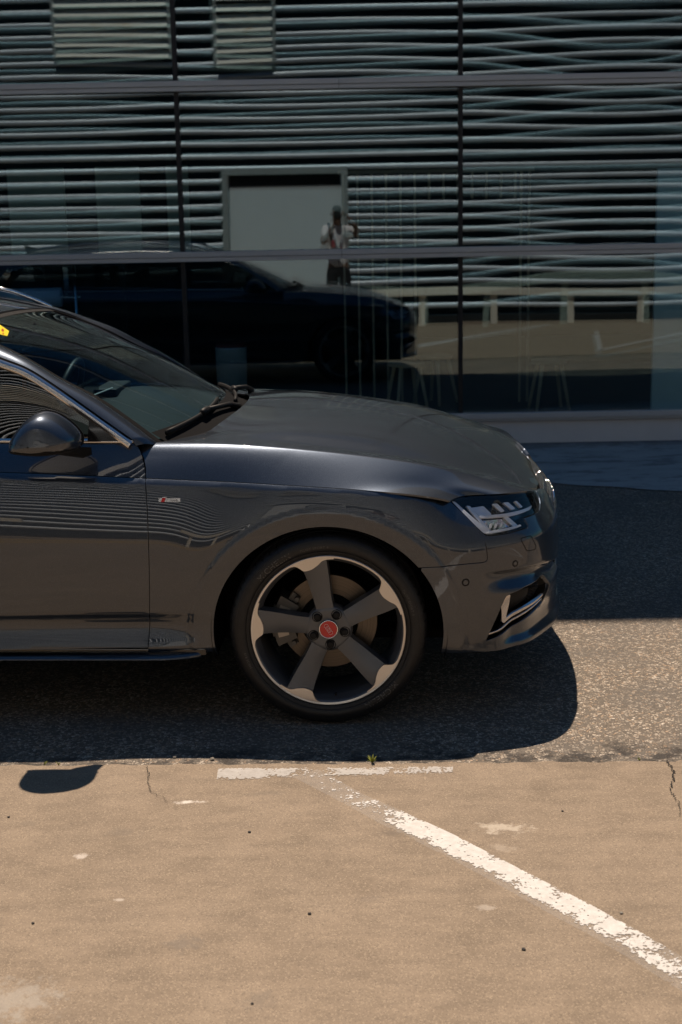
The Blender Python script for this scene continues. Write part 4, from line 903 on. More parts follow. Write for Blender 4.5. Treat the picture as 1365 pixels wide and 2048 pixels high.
# common u-parameterisation of the pillar strip
uin = nspline(np.linspace(0, 1, len(ws_ext)), np.array(ws_ext), tp); uou = nspline(np.linspace(0, 1, len(dlo)), np.array(dlo), tp)
rows = []
uin2 = np.vstack([uin[0] + [.014, .001, -.016], uin]); uou2 = np.vstack([uou[0] + [.006, .002, -.020], uou])
for a, b in zip(uin2, uou2):
    out = []
    a = a + np.array([-.004, .010, .006]); b2 = b + np.array([.003, 0.0, .008])
    mid = .5 * (a + b2) + np.array([.006, .012, .024])
    for s in np.linspace(0, 1, 18): out.append((1 - s) ** 2 * a + 2 * s * (1 - s) * mid + s * s * b2)
    rows.append(out)
PIL = np.array(rows)
for far in (False, True):
    grid_obj('roof_pillar', PIL, M['paint'], car, near=not far, up=(0, 1, 1), thick=.016)
# roof skin
rmid = cur([(-1.312, 0, 1.330), (-1.6, 0, 1.392), (-2.0, 0, 1.420), (-2.5, 0, 1.412), (-3.0, 0, 1.378), (-3.45, 0, 1.325)], np.linspace(0, 1, 60))
rsid = nspline(np.linspace(0, 1, 7), np.array(ws_ext[6:]), np.linspace(0, .88, 60))
ROOF = np.array([[(rmid[i] * (1 - w_ ** 2.4) + rsid[i] * w_ ** 2.4)[[0, 1, 2]] * np.array([1, 0, 1]) + np.array([0, (rsid[i][1] + .006) * w_, .002]) for w_ in np.linspace(0, 1, 30)] for i in range(60)])
roof = grid_obj('roof', ROOF, M['paint'], car, both=True, up=(0, 0, 1), thick=.01)
# rear screen
rw = cur([(-3.45, 0, 1.318), (-3.62, 0, 1.16), (-3.74, 0, 1.00), (-3.80, 0, .93)], np.linspace(0, 1, 20)); rs = cur([tuple(rsid[-1]), (-3.55, .60, 1.15), (-3.66, .66, 1.0), (-3.70, .68, .93)], np.linspace(0, 1, 20))
RW = np.array([[(rw[i] * (1 - w_ ** 2) + rs[i] * w_ ** 2) * np.array([1, 0, 1]) + np.array([0, rs[i][1] * w_, 0]) for w_ in np.linspace(0, 1, 14)] for i in range(20)])
grid_obj('rear_screen', RW, M['sideglass'], car, both=True, up=(-1, 0, 1))
rp = np.array([[rs[i] * (1 - s) + np.array(q) * s for s in np.linspace(0, 1, 6)] for i, q in enumerate(cur([tuple(uou[-1]), (-3.50, .71, 1.10), (-3.62, .75, 1.0), (-3.70, .72, .93)], np.linspace(0, 1, 20)))])
for far in (False, True): grid_obj('rear_pillar', rp, M['paint'], car, near=not far, up=(-1, 1, 0))
# side windows: glass between belt and the window line, set in from the trim
for far in (False, True):
    for nm, u0, u1 in (('front_window', -1.60, -.70), ('rear_window', -2.42, -1.68), ('quarter_window', -3.34, -2.50)):
        us = np.linspace(u0, u1, 30); rows = []
        for u in us:
            order = np.argsort(uou[:, 0]); top = np.array([np.interp(u, uou[order, 0], uou[order, k]) for k in (1, 2)])
            bl, bz = belt(u); bot = np.array([bl - .012, bz]); tpt = top - np.array([.012, 0])
            rows.append([(u, *(bot * (1 - s) + tpt * s + np.array([.012 * math.sin(math.pi * s), 0]))) for s in np.linspace(0, 1, 12)])
        grid_obj(nm, np.array(rows), M['sideglass'], car, near=not far, up=(0, 1, 0))
    # mirror-triangle and pillar blanks
    s = 1 if not far else -1
    mb = MB(); 
    for u in (-1.64, -2.46):
        order = np.argsort(uou[:, 0]); top = [np.interp(u, uou[order, 0], uou[order, k]) for k in (1, 2)]; bl, bz = belt(u)
        mb.add([(u - .045, -(bl - .010) * s, bz), (u + .045, -(bl - .010) * s, bz), (u + .035, -(top[0] - .008) * s, top[1]), (u - .035, -(top[0] - .008) * s, top[1]),
                (u - .045, -(bl - .03) * s, bz), (u + .045, -(bl - .03) * s, bz), (u + .035, -(top[0] - .03) * s, top[1]), (u - .035, -(top[0] - .03) * s, top[1])],
               [(0, 1, 2, 3), (4, 7, 6, 5), (0, 4, 5, 1), (2, 6, 7, 3), (1, 5, 6, 2), (0, 3, 7, 4)])
    mb.build('window_pillar', M['black_gloss'], car)
    pts = [(-.672, .780, .952), (-.805, .784, .952), (-.800, .762, 1.034), (-.79, .760, 1.038)]
    mb = MB(); mb.prism([(p[0], k) for k, p in enumerate(pts)], lambda x, k: (x, -(pts[int(k)][1] + .001) * s, pts[int(k)][2]), lambda x, k: (x, -(pts[int(k)][1] - .03) * s, pts[int(k)][2])); mb.build('mirror_triangle', M['black_gloss'], car)
    # bright trim round the windows: upper strip and belt strip
    rows = []
    for k, b in enumerate(uou):
        wd = .024
        if k < 4: wd = .024
        t = uou[min(k + 1, len(uou) - 1)] - uou[max(k - 1, 0)]; t /= np.linalg.norm(t); side_n = np.array([0, .93, .36]); d = np.cross(t, side_n); d /= np.linalg.norm(d)
        if d[2] > 0: d = -d
        q = b + np.array([0, .004, .002]); rows.append([q + d * wd * s2 + side_n * .004 * math.sin(math.pi * s2) for s2 in np.linspace(0, 1, 7)])
    grid_obj('window_trim', np.array(rows), M['chrome'], car, near=not far, up=(0, 1, 0), thick=.010)
    rows = []
    for u in np.linspace(-3.35, -.650, 90):
        bl, bz = belt(u); rows.append([(u, bl - .004 + .006 * math.sin(math.pi * s2), bz + .016 - .018 * s2) for s2 in np.linspace(0, 1, 7)])
    grid_obj('belt_trim', np.array(rows), M['chrome'], car, near=not far, up=(0, 1, 0), thick=.010)
    # roof rails
    rail = nspline(np.linspace(0, 1, len(ws_ext)), np.array(ws_ext), np.linspace(.50, .93, 40)) + np.array([0, .045, .0])
    lift = .034 * np.clip(np.minimum(np.linspace(0, 1, 40), np.linspace(1, 0, 40)) * 9, 0, 1); pts = [(p[0], -p[1] * s, p[2] + .006 + l2) for p, l2 in zip(rail, lift)]
    MB().tube(pts, .012, 12, flat=(1.1, .8)).build('roof_rail', M['polished'], car, True)
# underbody and engine bay block
mb = MB(); mb.box(-3.6, .62, -.55, .55, .19, .30, .02); mb.box(-2.35, -.46, -.84, .84, .215, .30, .02); mb.box(-.46, .45, -.56, .56, .25, .66, .03); mb.box(-.62, -.46, -.80, .80, .25, .86, .02); mb.box(-3.7, -3.25, -.74, .74, .28, .86, .02); mb.box(.44, .72, -.50, .50, .25, .60, .02); mb.box(.72, .765, -.36, .36, .25, .60, .01); mb.box(-3.3, -2.3, -.56, .56, .28, .80, .02)
mb.build('underbody', M['void'], car)
for cx in (0, -2.82):
    for s in (1, -1):
        V = []; Fc = []; n = 40
        for i in range(n + 1):
            a = R(-14 + 208 * i / n)
            for l in (.885, .55): V.append((cx - .006 + .395 * math.cos(a), -l * s, .318 + .382 * math.sin(a)))
        for i in range(n): Fc.append((2 * i, 2 * i + 2, 2 * i + 3, 2 * i + 1))
        Fc.append(tuple(2 * i + 1 for i in range(n + 1)))
        mesh_obj('wheel_arch_liner', V, Fc, M['void'], car)
# side skirt blade
for s in (1, -1):
    V = []; us = np.concatenate([np.linspace(-2.30, -.56, 40), np.linspace(-.54, -.43, 14)])
    prof = [(.872, .252), (.905, .250), (.925, .243), (.928, .236), (.918, .230), (.88, .232)]
    for u in us:
        k = np.clip((-.43 - u) / .13, 0, 1) ** .5
        for l, z in prof: V.append((u, -(.872 + (l - .872) * k) * s, z))
    m = len(prof); Fc = [(i * m + j, i * m + (j + 1) % m, (i + 1) * m + (j + 1) % m, (i + 1) * m + j) for i in range(len(us) - 1) for j in range(m)] + [tuple(range(m))]
    o = mesh_obj('side_skirt', V, Fc, M['paint'], car); fix_normals(o.data); o.data.polygons.foreach_set('use_smooth', [True] * len(o.data.polygons)); sharp(o.data, 50)
    mb = MB(); mb.box(-2.3, -.42, -.885, -.84, .238, .262, .003) if s == 1 else mb.box(-2.3, -.42, .84, .885, .238, .262, .003); mb.build('sill_cover', M['black_gloss'], car)
# ---------------------------------------------------------------- wheels (local axis y, outboard = -y, centre at origin)
def tyre_mat():
    t = NT('tyre_rubber'); n = t.noise(t.obj(), 60, 4, .6); return t.done(t.bsdf(t.ramp(n, [(.3, (.010, .010, .011)), (.8, (.020, .020, .021))]), .42, 0, t.bump(t.noise(t.obj(), 500, 2), .0003), spec=.35))
M['tyre'] = tyre_mat()
M['letter'] = plain('tyre_lettering', (.085, .085, .087), .35)
RL = .2585
def wheel_parts():
    parts = []
    # tyre: lathe with tread grooves
    prof = [(.236, -.085), (.252, -.098), (.2590, -.1085), (.264, -.1135), (.272, -.1165), (.2735, -.1150), (.276, -.1178), (.288, -.1215), (.300, -.1205), (.306, -.1180), (.3062, -.1165), (.3085, -.1160), (.316, -.1105), (.322, -.100), (.3255, -.085), (.3268, -.066), (.3268, -.060), (.319, -.058), (.319, -.050), (.3272, -.048), (.3275, -.018), (.3195, -.016), (.3195, -.007), (.3275, -.005), (.3275, .018), (.3195, .020), (.3195, .029), (.3272, .031), (.3268, .066), (.3255, .085), (.322, .100), (.310, .115), (.288, .121), (.262, .11), (.236, .085)]
    parts.append(('tyre', MB().lathe(prof, 144, 'y'), M['tyre'], 40, 'w'))
    # shoulder blocks: slots as thin dark bars between raised shoulder lugs
    mb = MB(); nb = 66
    for k in range(nb):
        a0 = 2 * math.pi * (k + .07) / nb; a1 = 2 * math.pi * (k + .93) / nb
        for j in range(3):
            b0 = a0 + (a1 - a0) * j / 3; b1 = a0 + (a1 - a0) * (j + 1) / 3; V = []
            for b in (b0, b1):
                for r, y in ((.3148, -.1118), (.3185, -.1090), (.3250, -.0985), (.3288, -.0840), (.3292, -.0640), (.320, -.0630)): V.append((r * math.cos(b), y, r * math.sin(b)))
            mb.add(V, [(i, i + 1, i + 7, i + 6) for i in range(5)] + ([(0, 5, 4, 3, 2, 1)] if j == 0 else []) + ([(6, 7, 8, 9, 10, 11)] if j == 2 else []))
    parts.append(('tyre_tread', mb, M['tyre'], 30, 't'))
    # sidewall words
    mb = MB()
    for txt, size, rad, a_c in (('MICHELIN', .027, .2775, 128), ('PILOT SPORT 4', .0125, .283, 98), ('MICHELIN', .027, .2775, -52), ('245/35 R19', .011, .283, 200), ('PILOT SPORT 4', .0125, .283, 20)):
        V, F = curve_text(txt, size, 1.12); xs = [v[0] for v in V]; xc = (min(xs) + max(xs)) / 2; q = []
        for v in V:
            r = rad + v[1]; a = R(a_c) - (v[0] - xc) / rad; y = -np.interp(r, [.2735, .276, .288, .300, .306], [.1155, .1178, .1215, .1205, .118]) - .0006
            q.append((r * math.cos(a), y, r * math.sin(a)))
        mb.add(q, F)
    parts.append(('tyre_lettering', mb, M['letter'], None, 'l'))
    # barrel and machined lip
    prof = [(.2585, -.100), (.2590, -.1085), (.2580, -.1125), (.2560, -.1138), (.2540, -.1130), (.2495, -.1117)]
    parts.append(('rim_lip', MB().lathe(prof, 144, 'y'), M['machined'], 50, 'w'))
    prof = [(.2497, -.1118), (.2460, -.1095), (.2425, -.104), (.2400, -.095), (.2335, -.082), (.2310, -.070), (.2290, .02), (.232, .10), (.240, .105)]
    parts.append(('rim_barrel', MB().lathe(prof, 120, 'y'), M['rim'], 60, 'w'))
    return parts
def spoke_mesh(a_deg):
    """one twisted blade; control outline taken in the spoke's own frame (x across, y outwards, in rim radii)"""
    ts = np.linspace(0, 1, 26)
    Lf = nspline([0, .25, .6, .85, 1], np.array([(-.125, .23), (-.148, .38), (-.192, .62), (-.232, .80), (-.262, .905)]), ts)
    Rt = nspline([0, .25, .6, .85, 1], np.array([(.098, .235), (.082, .40), (.080, .64), (.078, .82), (.072, .955)]), ts)
    ca, sa = math.cos(R(a_deg - 90)), math.sin(R(a_deg - 90)); V = []; m = 13
    for i, t in enumerate(ts):
        ds = -.080 - .0245 * t ** .8 + .004 * math.sin(math.pi * t)        # front surface depth (y, outboard negative)
        for j in range(m):
            s = (j - 2) / (m - 5); sc = min(max(s, 0), 1); x = Lf[i][0] * (1 - sc) + Rt[i][0] * sc; y = Lf[i][1] * (1 - sc) + Rt[i][1] * sc
            d = ds + .010 * (1 - sc) * math.sin(math.pi * min(1, t * 1.05)) * .9 - .0035 * math.sin(math.pi * sc)
            if j in (0, m - 1): d += .040
            if j in (1, m - 2): d += .0035; 
            e = .006
            if j == 1: x -= e * .6
            if j == m - 2: x += e * .6
            if j == 0: x -= .016
            if j == m - 1: x += .016
            V.append((RL * (x * ca - y * sa), d, RL * (x * sa + y * ca)))
    F = [(i * m + j, i * m + j + 1, (i + 1) * m + j + 1, (i + 1) * m + j) for i in range(len(ts) - 1) for j in range(m - 1)]
    F += [tuple(range(m)), tuple((len(ts) - 1) * m + j for j in range(m - 1, -1, -1))]
    return V, F
def tab_mesh(a_deg):
    """machined patch where the blade meets the lip"""
    p = [(-.395, .880), (-.330, .885), (-.285, .860), (-.262, .842), (-.238, .820), (-.205, .812), (-.150, .820), (-.105, .836), (-.062, .862), (-.025, .888), (.020, .925), (.090, .940), (.170, .936)]
    inner = nspline(np.linspace(0, 1, len(p)), np.array(p), np.linspace(0, 1, 44)); V = []; ca, sa = math.cos(R(a_deg - 90)), math.sin(R(a_deg - 90)); m = 7
    for x, y in inner:
        an = math.atan2(y, x); r = math.hypot(x, y); r1 = .974; r = min(r, r1 - .002)
        for k in range(m):
            s = k / (m - 2) if k < m - 1 else 1; rr = r1 + (r - r1) * s; X, Y = rr * math.cos(an), rr * math.sin(an); t = max(0, (rr - .78) / .18)
            d = -.1122 + .0030 * (1 - min(1, t)); 
            if k == m - 1: d += .008; X *= .996; Y *= .996
            V.append((RL * (X * ca - Y * sa), d, RL * (X * sa + Y * ca)))
    F = [(i * m + j, i * m + j + 1, (i + 1) * m + j + 1, (i + 1) * m + j) for i in range(len(inner) - 1) for j in range(m - 1)]
    return V, F
SP_A = [95 - 72 * k for k in range(5)]
def rings_logo(cx, cz, r, step, ang, tube, y):
    mb = MB(); d = (math.cos(R(ang)), math.sin(R(ang)))
    for k in range(4):
        o = (k - 1.5) * step; c = (cx + d[0] * o, cz + d[1] * o)
        mb.tube([(c[0] + r * math.cos(a), y - (.0002 if k % 2 else 0), c[1] + r * math.sin(a)) for a in np.linspace(0, 2 * math.pi, 33)], tube, 6, caps=False)
    return mb
def make_wheel(loc, rz, detail=True, flip=False):
    wr = empty('wheel', loc, rz); wr.parent = car
    if flip: wr.rotation_euler = (0, 0, math.pi)
    for nm, mb, mat, ang, k in wheel_parts():
        if not detail and k == 'l': continue
        o = mb.build(nm, mat, wr, False, ang)
    mb = MB(); tb = MB()
    for a in SP_A:
        mb.add(*spoke_mesh(a)); MB().add(*tab_mesh(a)).build('rim_machined_patch', M['machined'], wr, False, 50)
    # hub: shallow dome joined to the blades
    mb.lathe([(.0005, -.0815), (.040, -.0825), (.058, -.0850), (.070, -.0845), (.0775, -.079), (.081, -.066), (.078, -.03)], 60, 'y')
    mb.build('rim_spokes', M['rim'], wr, False, 42); 
    for k in range(5):
        mb = MB(); a = R(132 - 72 * k); c = (.0555 * math.cos(a), 0, .0555 * math.sin(a)); mb.lathe([(.0005, -.0935), (.0095, -.0930), (.0118, -.0905), (.0122, -.0845), (.0150, -.0838), (.0158, -.0865), (.0170, -.0872), (.0180, -.084)], 24, 'y', c); mb.build('lug_bolt_cap', M['black_plastic'], wr, False, 40)
    MB().lathe([(.0005, -.0935), (.0285, -.0935)], 48, 'y').build('centre_cap', M['red'], wr)
    MB().lathe([(.0283, -.0930), (.0287, -.0945), (.0300, -.0952), (.0318, -.0945), (.0325, -.084)], 48, 'y').build('cap_ring', M['polished'], wr, True)
    rings_logo(0, 0, .0068, .0088, -58, .00045, -.0940).build('cap_emblem', M['white'], wr, True)
    MB().lathe([(.0005, 0), (.004, 0), (.0045, .003), (.0045, .012)], 12, 'y', (.020, -.100, -.226)).build('tyre_valve', M['black_plastic'], wr)
    MB().lathe([(.095, .012), (.098, .004), (.1615, .004), (.163, .006), (.163, .030), (.095, .030)], 96, 'y').build('brake_disc', M['disc'], wr, False, 40)
    mb = MB(); mb.lathe([(.0005, -.012), (.074, -.012), (.080, -.008), (.094, .004), (.096, .02)], 48, 'y'); mb.build('brake_hub', M['void'], wr, False, 40)
    # caliper on the trailing side
    cl = MB()
    def sector(mb, r0, r1, a0, a1, y0, y1, n=14):
        V = []
        for i in range(n + 1):
            a = R(a0 + (a1 - a0) * i / n)
            for r, y in ((r0, y0), (r1, y0), (r1, y1), (r0, y1)): V.append((r * math.cos(a), y, r * math.sin(a)))
        mb.add(V, [(4 * i + j, 4 * i + (j + 1) % 4, 4 * i + 4 + (j + 1) % 4, 4 * i + 4 + j) for i in range(n) for j in range(4)] + [(0, 1, 2, 3), (4 * n + 3, 4 * n + 2, 4 * n + 1, 4 * n)])
    sector(cl, .118, .188, 148, 204, -.030, .075); sector(cl, .150, .196, 160, 194, -.018, .06); sector(cl, .128, .160, 138, 150, -.010, .03); sector(cl, .128, .160, 202, 214, -.010, .03)
    for a in (141, 209): cl.lathe([(.0005, -.030), (.007, -.030), (.0085, -.026), (.0085, .0)], 12, 'y', (.137 * math.cos(R(a)), 0, .137 * math.sin(R(a))))
    cl.build('brake_caliper', M['caliper'], wr, False, 35)
    
    for a0, a1 in ((157, 171), (183, 195)): pl = MB(); sector(pl, .140, .176, a0, a1, -.0335, -.030, 5); pl.build('caliper_plate', M['caliper_plate'], wr)
    return wr
def wheel_x(far): return .786 if far else -.786
front_wheel = make_wheel((-.010, -.786, .3275), R(1.5))
make_wheel((-.010, .786, .3275), 0, False, True); make_wheel((-2.826, -.786, .3275), 0, False); make_wheel((-2.826, .786, .3275), 0, False, True)
# ---------------------------------------------------------------- side badge
P0, N0 = side(np.array([-.5245]), np.array([.7675])); P1, _ = side(np.array([-.4865]), np.array([.7675]))
b0 = Vector((P0[0][0], -P0[0][1], P0[0][2])); bx = Vector((P1[0][0], -P1[0][1], P1[0][2])) - b0; bx.normalize(); bn = Vector((N0[0][0], -N0[0][1], N0[0][2])); bz = bn.cross(bx) * -1
if bz.z < 0: bz = -bz
B3 = lambda x, z, y: tuple(b0 + bx * x + bz * z + bn * y)
BL, BH = .0365, .0068
badge = MB().prism([(-BL, -BH), (BL, -BH), (BL, BH), (-BL, BH)], lambda x, z: B3(x, z, -.001), lambda x, z: B3(x * .985, z * .93, .0028)).build('side_badge', M['chrome'], car)
MB().prism([(-.029, -BH * .95), (-.017, -BH * .95), (-.010, BH * 1.30), (-.0225, BH * 1.30)], lambda x, z: B3(x, z, .0029), lambda x, z: B3(x, z, .0036)).build('badge_red_mark', M['red'], badge)
MB().prism([(-.0245, BH * 1.05), (-.0095, BH * 1.05), (-.0090, BH * 1.45), (-.0235, BH * 1.45)], lambda x, z: B3(x, z, .0030), lambda x, z: B3(x, z, .0040)).build('badge_top', M['polished'], badge)
def flat_text(name, txt, size, mapf, mat, parent, cen=True, sp=1.0):
    V, F = curve_text(txt, size, sp); xs = [v[0] for v in V]; ys = [v[1] for v in V]; cx = (min(xs) + max(xs)) / 2; cy = (min(ys) + max(ys)) / 2
    return mesh_obj(name, [mapf(v[0] - cx, v[1] - cy) for v in V], F, mat, parent)
flat_text('badge_letter', 'S', .0165, lambda x, z: B3(-.0105 + x * 1.25, z, .0042), M['polished'], badge)
flat_text('badge_word', 'line', .0125, lambda x, z: B3(.0155 + x * 1.1, z, .0032), M['black_gloss'], badge, sp=1.15)
# ---------------------------------------------------------------- headlights
off_surf = lambda d: (lambda a, b: (side(a, b)[0] - side(a, b)[1] * d, side(a, b)[1]))
M['lamp_dark'] = plain('lamp_housing_black', (.010, .011, .013), .25, coat=.5)
M['lamp_metal'] = plain('lamp_reflector', (.85, .84, .86), .32, .45)
M['lamp_grey'] = plain('lamp_light_guide', (.78, .78, .82), .3, .2, coat=1)
def led_mat():
    t = NT('lamp_faceted_optic'); v = t.vor(t.obj(), 90, 'F1', 'Color'); return t.done(t.bsdf(t.mix(.25, (.8, .82, .85), v), .08, .9))
M['optic'] = led_mat()
lens_in = shrink(lens_out, GAP + .0005)
lamp_shapes = [
    ('daytime_light_strip', [(.4135, .7525), (.4335, .7515), (.5330, .6600), (.5400, .6440), (.5220, .6490), (.4680, .7000)], 'lamp_grey', .012),
    ('inner_light_strip', [(.4775, .736), (.4907, .7337), (.5526, .6511), (.5413, .6504)], 'lamp_metal', .016),
    ('upper_reflector', [(.4980, .7306), (.5414, .7326), (.5673, .7053), (.5224, .7022)], 'lamp_metal', .022),
    ('lamp_fin', [(.5756, .7354), (.5957, .7357), (.6231, .7104), (.6057, .7087)], 'lamp_metal', .018),
    ('lamp_fin', [(.6282, .7363), (.6524, .7358), (.6809, .7125), (.6589, .7116)], 'lamp_metal', .018),
    ('lamp_fin', [(.700, .736), (.715, .735), (.742, .713), (.726, .712)], 'lamp_grey', .022),
    ('lamp_blade', [(.5162, .7008), (.6135, .7003), (.7751, .705), (.80, .7050), (.7688, .6974), (.6277, .6912), (.5205, .6945)], 'lamp_grey', .012),
    ('lower_reflector', [(.5230, .6900), (.6085, .6880), (.6516, .6640), (.618, .6614), (.5546, .6530)], 'optic', .030),
    ('lamp_wedge', [(.612, .690), (.634, .690), (.668, .6604), (.647, .6596)], 'lamp_metal', .018),
    ('lamp_base_strip', [(.5302, .6477), (.5479, .6449), (.64, .6519), (.678, .6566), (.6733, .6602), (.5489, .6513)], 'lamp_grey', .010)]
for far in (False, True):
    hl = panel('headlight', off_surf(.055), shrink(lens_out, .003), h=.02, edge_h=.012, mat=M['lamp_dark'], parent=car, far=far, flange=-.0)
    # housing walls: from the recessed back plate to the lens
    q = densify(shrink(lens_out, .002), .01); aa = np.array(q); Pf, Nf = side(aa[:, 0], aa[:, 1]); s = -1 if not far else 1
    V = []; 
    for p, n in zip(Pf, Nf):
        for d in (.004, .055): x = p - n * d; V.append((x[0], s * x[1], x[2]))
    n = len(q); mesh_obj('lamp_wall', V, [(2 * i, 2 * ((i + 1) % n), 2 * ((i + 1) % n) + 1, 2 * i + 1) for i in range(n)], M['lamp_dark'], hl)
    for nm, sh, mt, dep in lamp_shapes:
        panel(nm, off_surf(dep), roundc(sh, .003, 2), h=.02, edge_h=.012, mat=M[mt], parent=hl, far=far, flange=.010, fillet=.001)
    for k, x in enumerate((.5490, .5680, .5885)):
        panel('led_segment', off_surf(.010), [(x - .005, .6605), (x + .004, .6615), (x + .0105, .6745), (x + .002, .6735)], h=.02, edge_h=.012, mat=M['white'], parent=hl, far=far, flange=.006, fillet=.0005)
    panel('lens', off_surf(-.0005), lens_in, h=.012, edge_h=.008, mat=M['lens'], parent=hl, far=far, flange=.004)
# ---------------------------------------------------------------- corner intake, grille, sensors
back = off_surf(.10)
for far in (False, True):
    ik = panel('corner_intake', off_surf(.075), shrink(intake, -.004), h=.02, edge_h=.015, mat=M['void'], parent=car, far=far, flange=0)
    q = densify(shrink(intake, -.0005), .012); aa = np.array(q); Pf, Nf = side(aa[:, 0], aa[:, 1]); s = -1 if not far else 1; V = []
    for p, n in zip(Pf, Nf):
        for d in (.012, .078): x = p - n * d; V.append((x[0], s * x[1], x[2]))
    n = len(q); mesh_obj('intake_wall', V, [(2 * i, 2 * ((i + 1) % n), 2 * ((i + 1) % n) + 1, 2 * i + 1) for i in range(n)], M['black_plastic'], ik)
    # closed blade (blanking face), chrome bracket, two slats
    panel('intake_blank', off_surf(.030), [(.600, .422), (.715, .446), (.728, .372), (.622, .336)], h=.02, edge_h=.015, mat=M['black_plastic'], parent=ik, far=far, flange=.02)
    panel('intake_bracket', off_surf(.006), roundc([(.580, .400), (.592, .424), (.612, .428), (.610, .352), (.612, .340), (.70, .362), (.83, .383), (.835, .376), (.70, .352), (.604, .326), (.592, .334)], .004, 3), h=.02, edge_h=.01, mat=M['chrome'], parent=ik, far=far, flange=.010)
    panel('intake_slat', off_surf(.006), [(.535, .3005), (.60, .3135), (.70, .3365), (.838, .3660), (.838, .3600), (.70, .3290), (.60, .3060), (.534, .2945)], h=.02, edge_h=.01, mat=M['black_gloss'], parent=ik, far=far, flange=.025)
    panel('intake_slat_trim', off_surf(.004), [(.535, .3005), (.60, .3135), (.70, .3365), (.838, .3660), (.838, .3630), (.70, .3335), (.60, .3110), (.535, .2980)], h=.02, edge_h=.01, mat=M['chrome'], parent=ik, far=far, flange=.004)
    hc = MB()
    for ia in range(6):
        for iz in range(7):
            ta = .738 + ia * .014; tz = .372 + iz * .013 + (.0065 if ia % 2 else 0)
            if tz > .447: continue
            P, N = side(np.array([ta]), np.array([tz])); c = P[0] - N[0] * .035; tt = side(np.array([ta + .01]), np.array([tz]))[0][0] - P[0]; tt /= np.linalg.norm(tt)
            ring = []
            for k in range(6):
                an = math.pi / 3 * k; e = c + tt * .0088 * math.cos(an) + np.array([0, 0, 1]) * .0078 * math.sin(an); ring.append((e[0], s * e[1], e[2]))
            ring.append(ring[0]); hc.tube(ring, .0022, 4, caps=False)
    hc.build('honeycomb_mesh', M['black_plastic'], ik)
    # parking sensors and headlamp washer flap
    for (a, b, r) in ((.448, .489, .0125), (.6256, .5358, .0105)):
        circ = lambda rr: [(a + rr * math.cos(x), b + rr * math.sin(x)) for x in np.linspace(0, 2 * math.pi, 20, endpoint=False)]
        ps = panel('parking_sensor', off_surf(-.0012), circ(r), [circ(r * .72)], h=.02, edge_h=.004, mat=M['black_plastic'], parent=bumper, far=far, flange=.006, fillet=.0008)
        panel('sensor_face', off_surf(-.0012), circ(r * .64), h=.02, edge_h=.004, mat=M['paint'], parent=ps, far=far, flange=.003, fillet=.0006)
    wq = roundc([(.6489, .6167), (.698, .6196), (.7226, .5766), (.7138, .5697), (.6741, .5713)], .008)
    panel('washer_flap_gap', off_surf(-.0006), shrink(wq, -.0012), [shrink(wq, .0010)], h=.02, edge_h=.005, mat=M['void'], parent=bumper, far=far, flange=0)
# single-frame grille
gf = [(1.085, .690), (1.060, .60), (1.052, .545), (1.09, .42), (1.14, .31), (1.19, .275), (TAU1, .275), (TAU1, .700), (1.3, .698), (1.15, .694)]
gi = [(1.105, .674), (1.082, .60), (1.074, .545), (1.11, .42), (1.158, .32), (1.20, .292), (TAU1 - .001, .292), (TAU1 - .001, .680), (1.3, .679), (1.15, .676)]
gr = panel('grille', off_surf(.030), gi, h=.04, edge_h=.02, mat=M['void'], parent=car, both=True, flange=0)
ring = gf[:7] + gi[:7][::-1]; top = [gf[0], gf[9], gf[8], gf[7], gi[7], gi[8], gi[9], gi[0]]
panel('grille_frame', off_surf(.014), ring, h=.02, edge_h=.012, mat=M['chrome'], parent=gr, both=True, flange=.03)
panel('grille_frame_top', off_surf(.012), top, h=.02, edge_h=.012, mat=M['chrome'], parent=gr, both=True, flange=.03)
for k in range(9):
    z = .335 + k * .040; lo = float(np.interp(z, [.292, .32, .42, .545, .60, .674], [1.20, 1.158, 1.11, 1.074, 1.082, 1.105])) + .006
    panel('grille_slat', off_surf(.004), [(lo, z - .007), (TAU1, z - .007), (TAU1, z + .007), (lo, z + .007)], h=.03, edge_h=.03, mat=M['chrome'] if k == 8 else M['black_gloss'], parent=gr, both=True, flange=.02)
lg = MB()
for k in range(4):
    c = ((k - 1.5) * .066, .60); lg.tube([(.806 - .02 * abs(c[0] + .045 * math.cos(a)), c[0] + .045 * math.cos(a), c[1] + .045 * math.sin(a)) for a in np.linspace(0, 2 * math.pi, 41)], .0045, 8, caps=False)
lg.build('grille_emblem', M['polished'], gr, True)
pb = MB(); pb.box(.79, .800, -.26, .26, .405, .515, .004); plate = pb.build('number_plate', M['white'], gr)
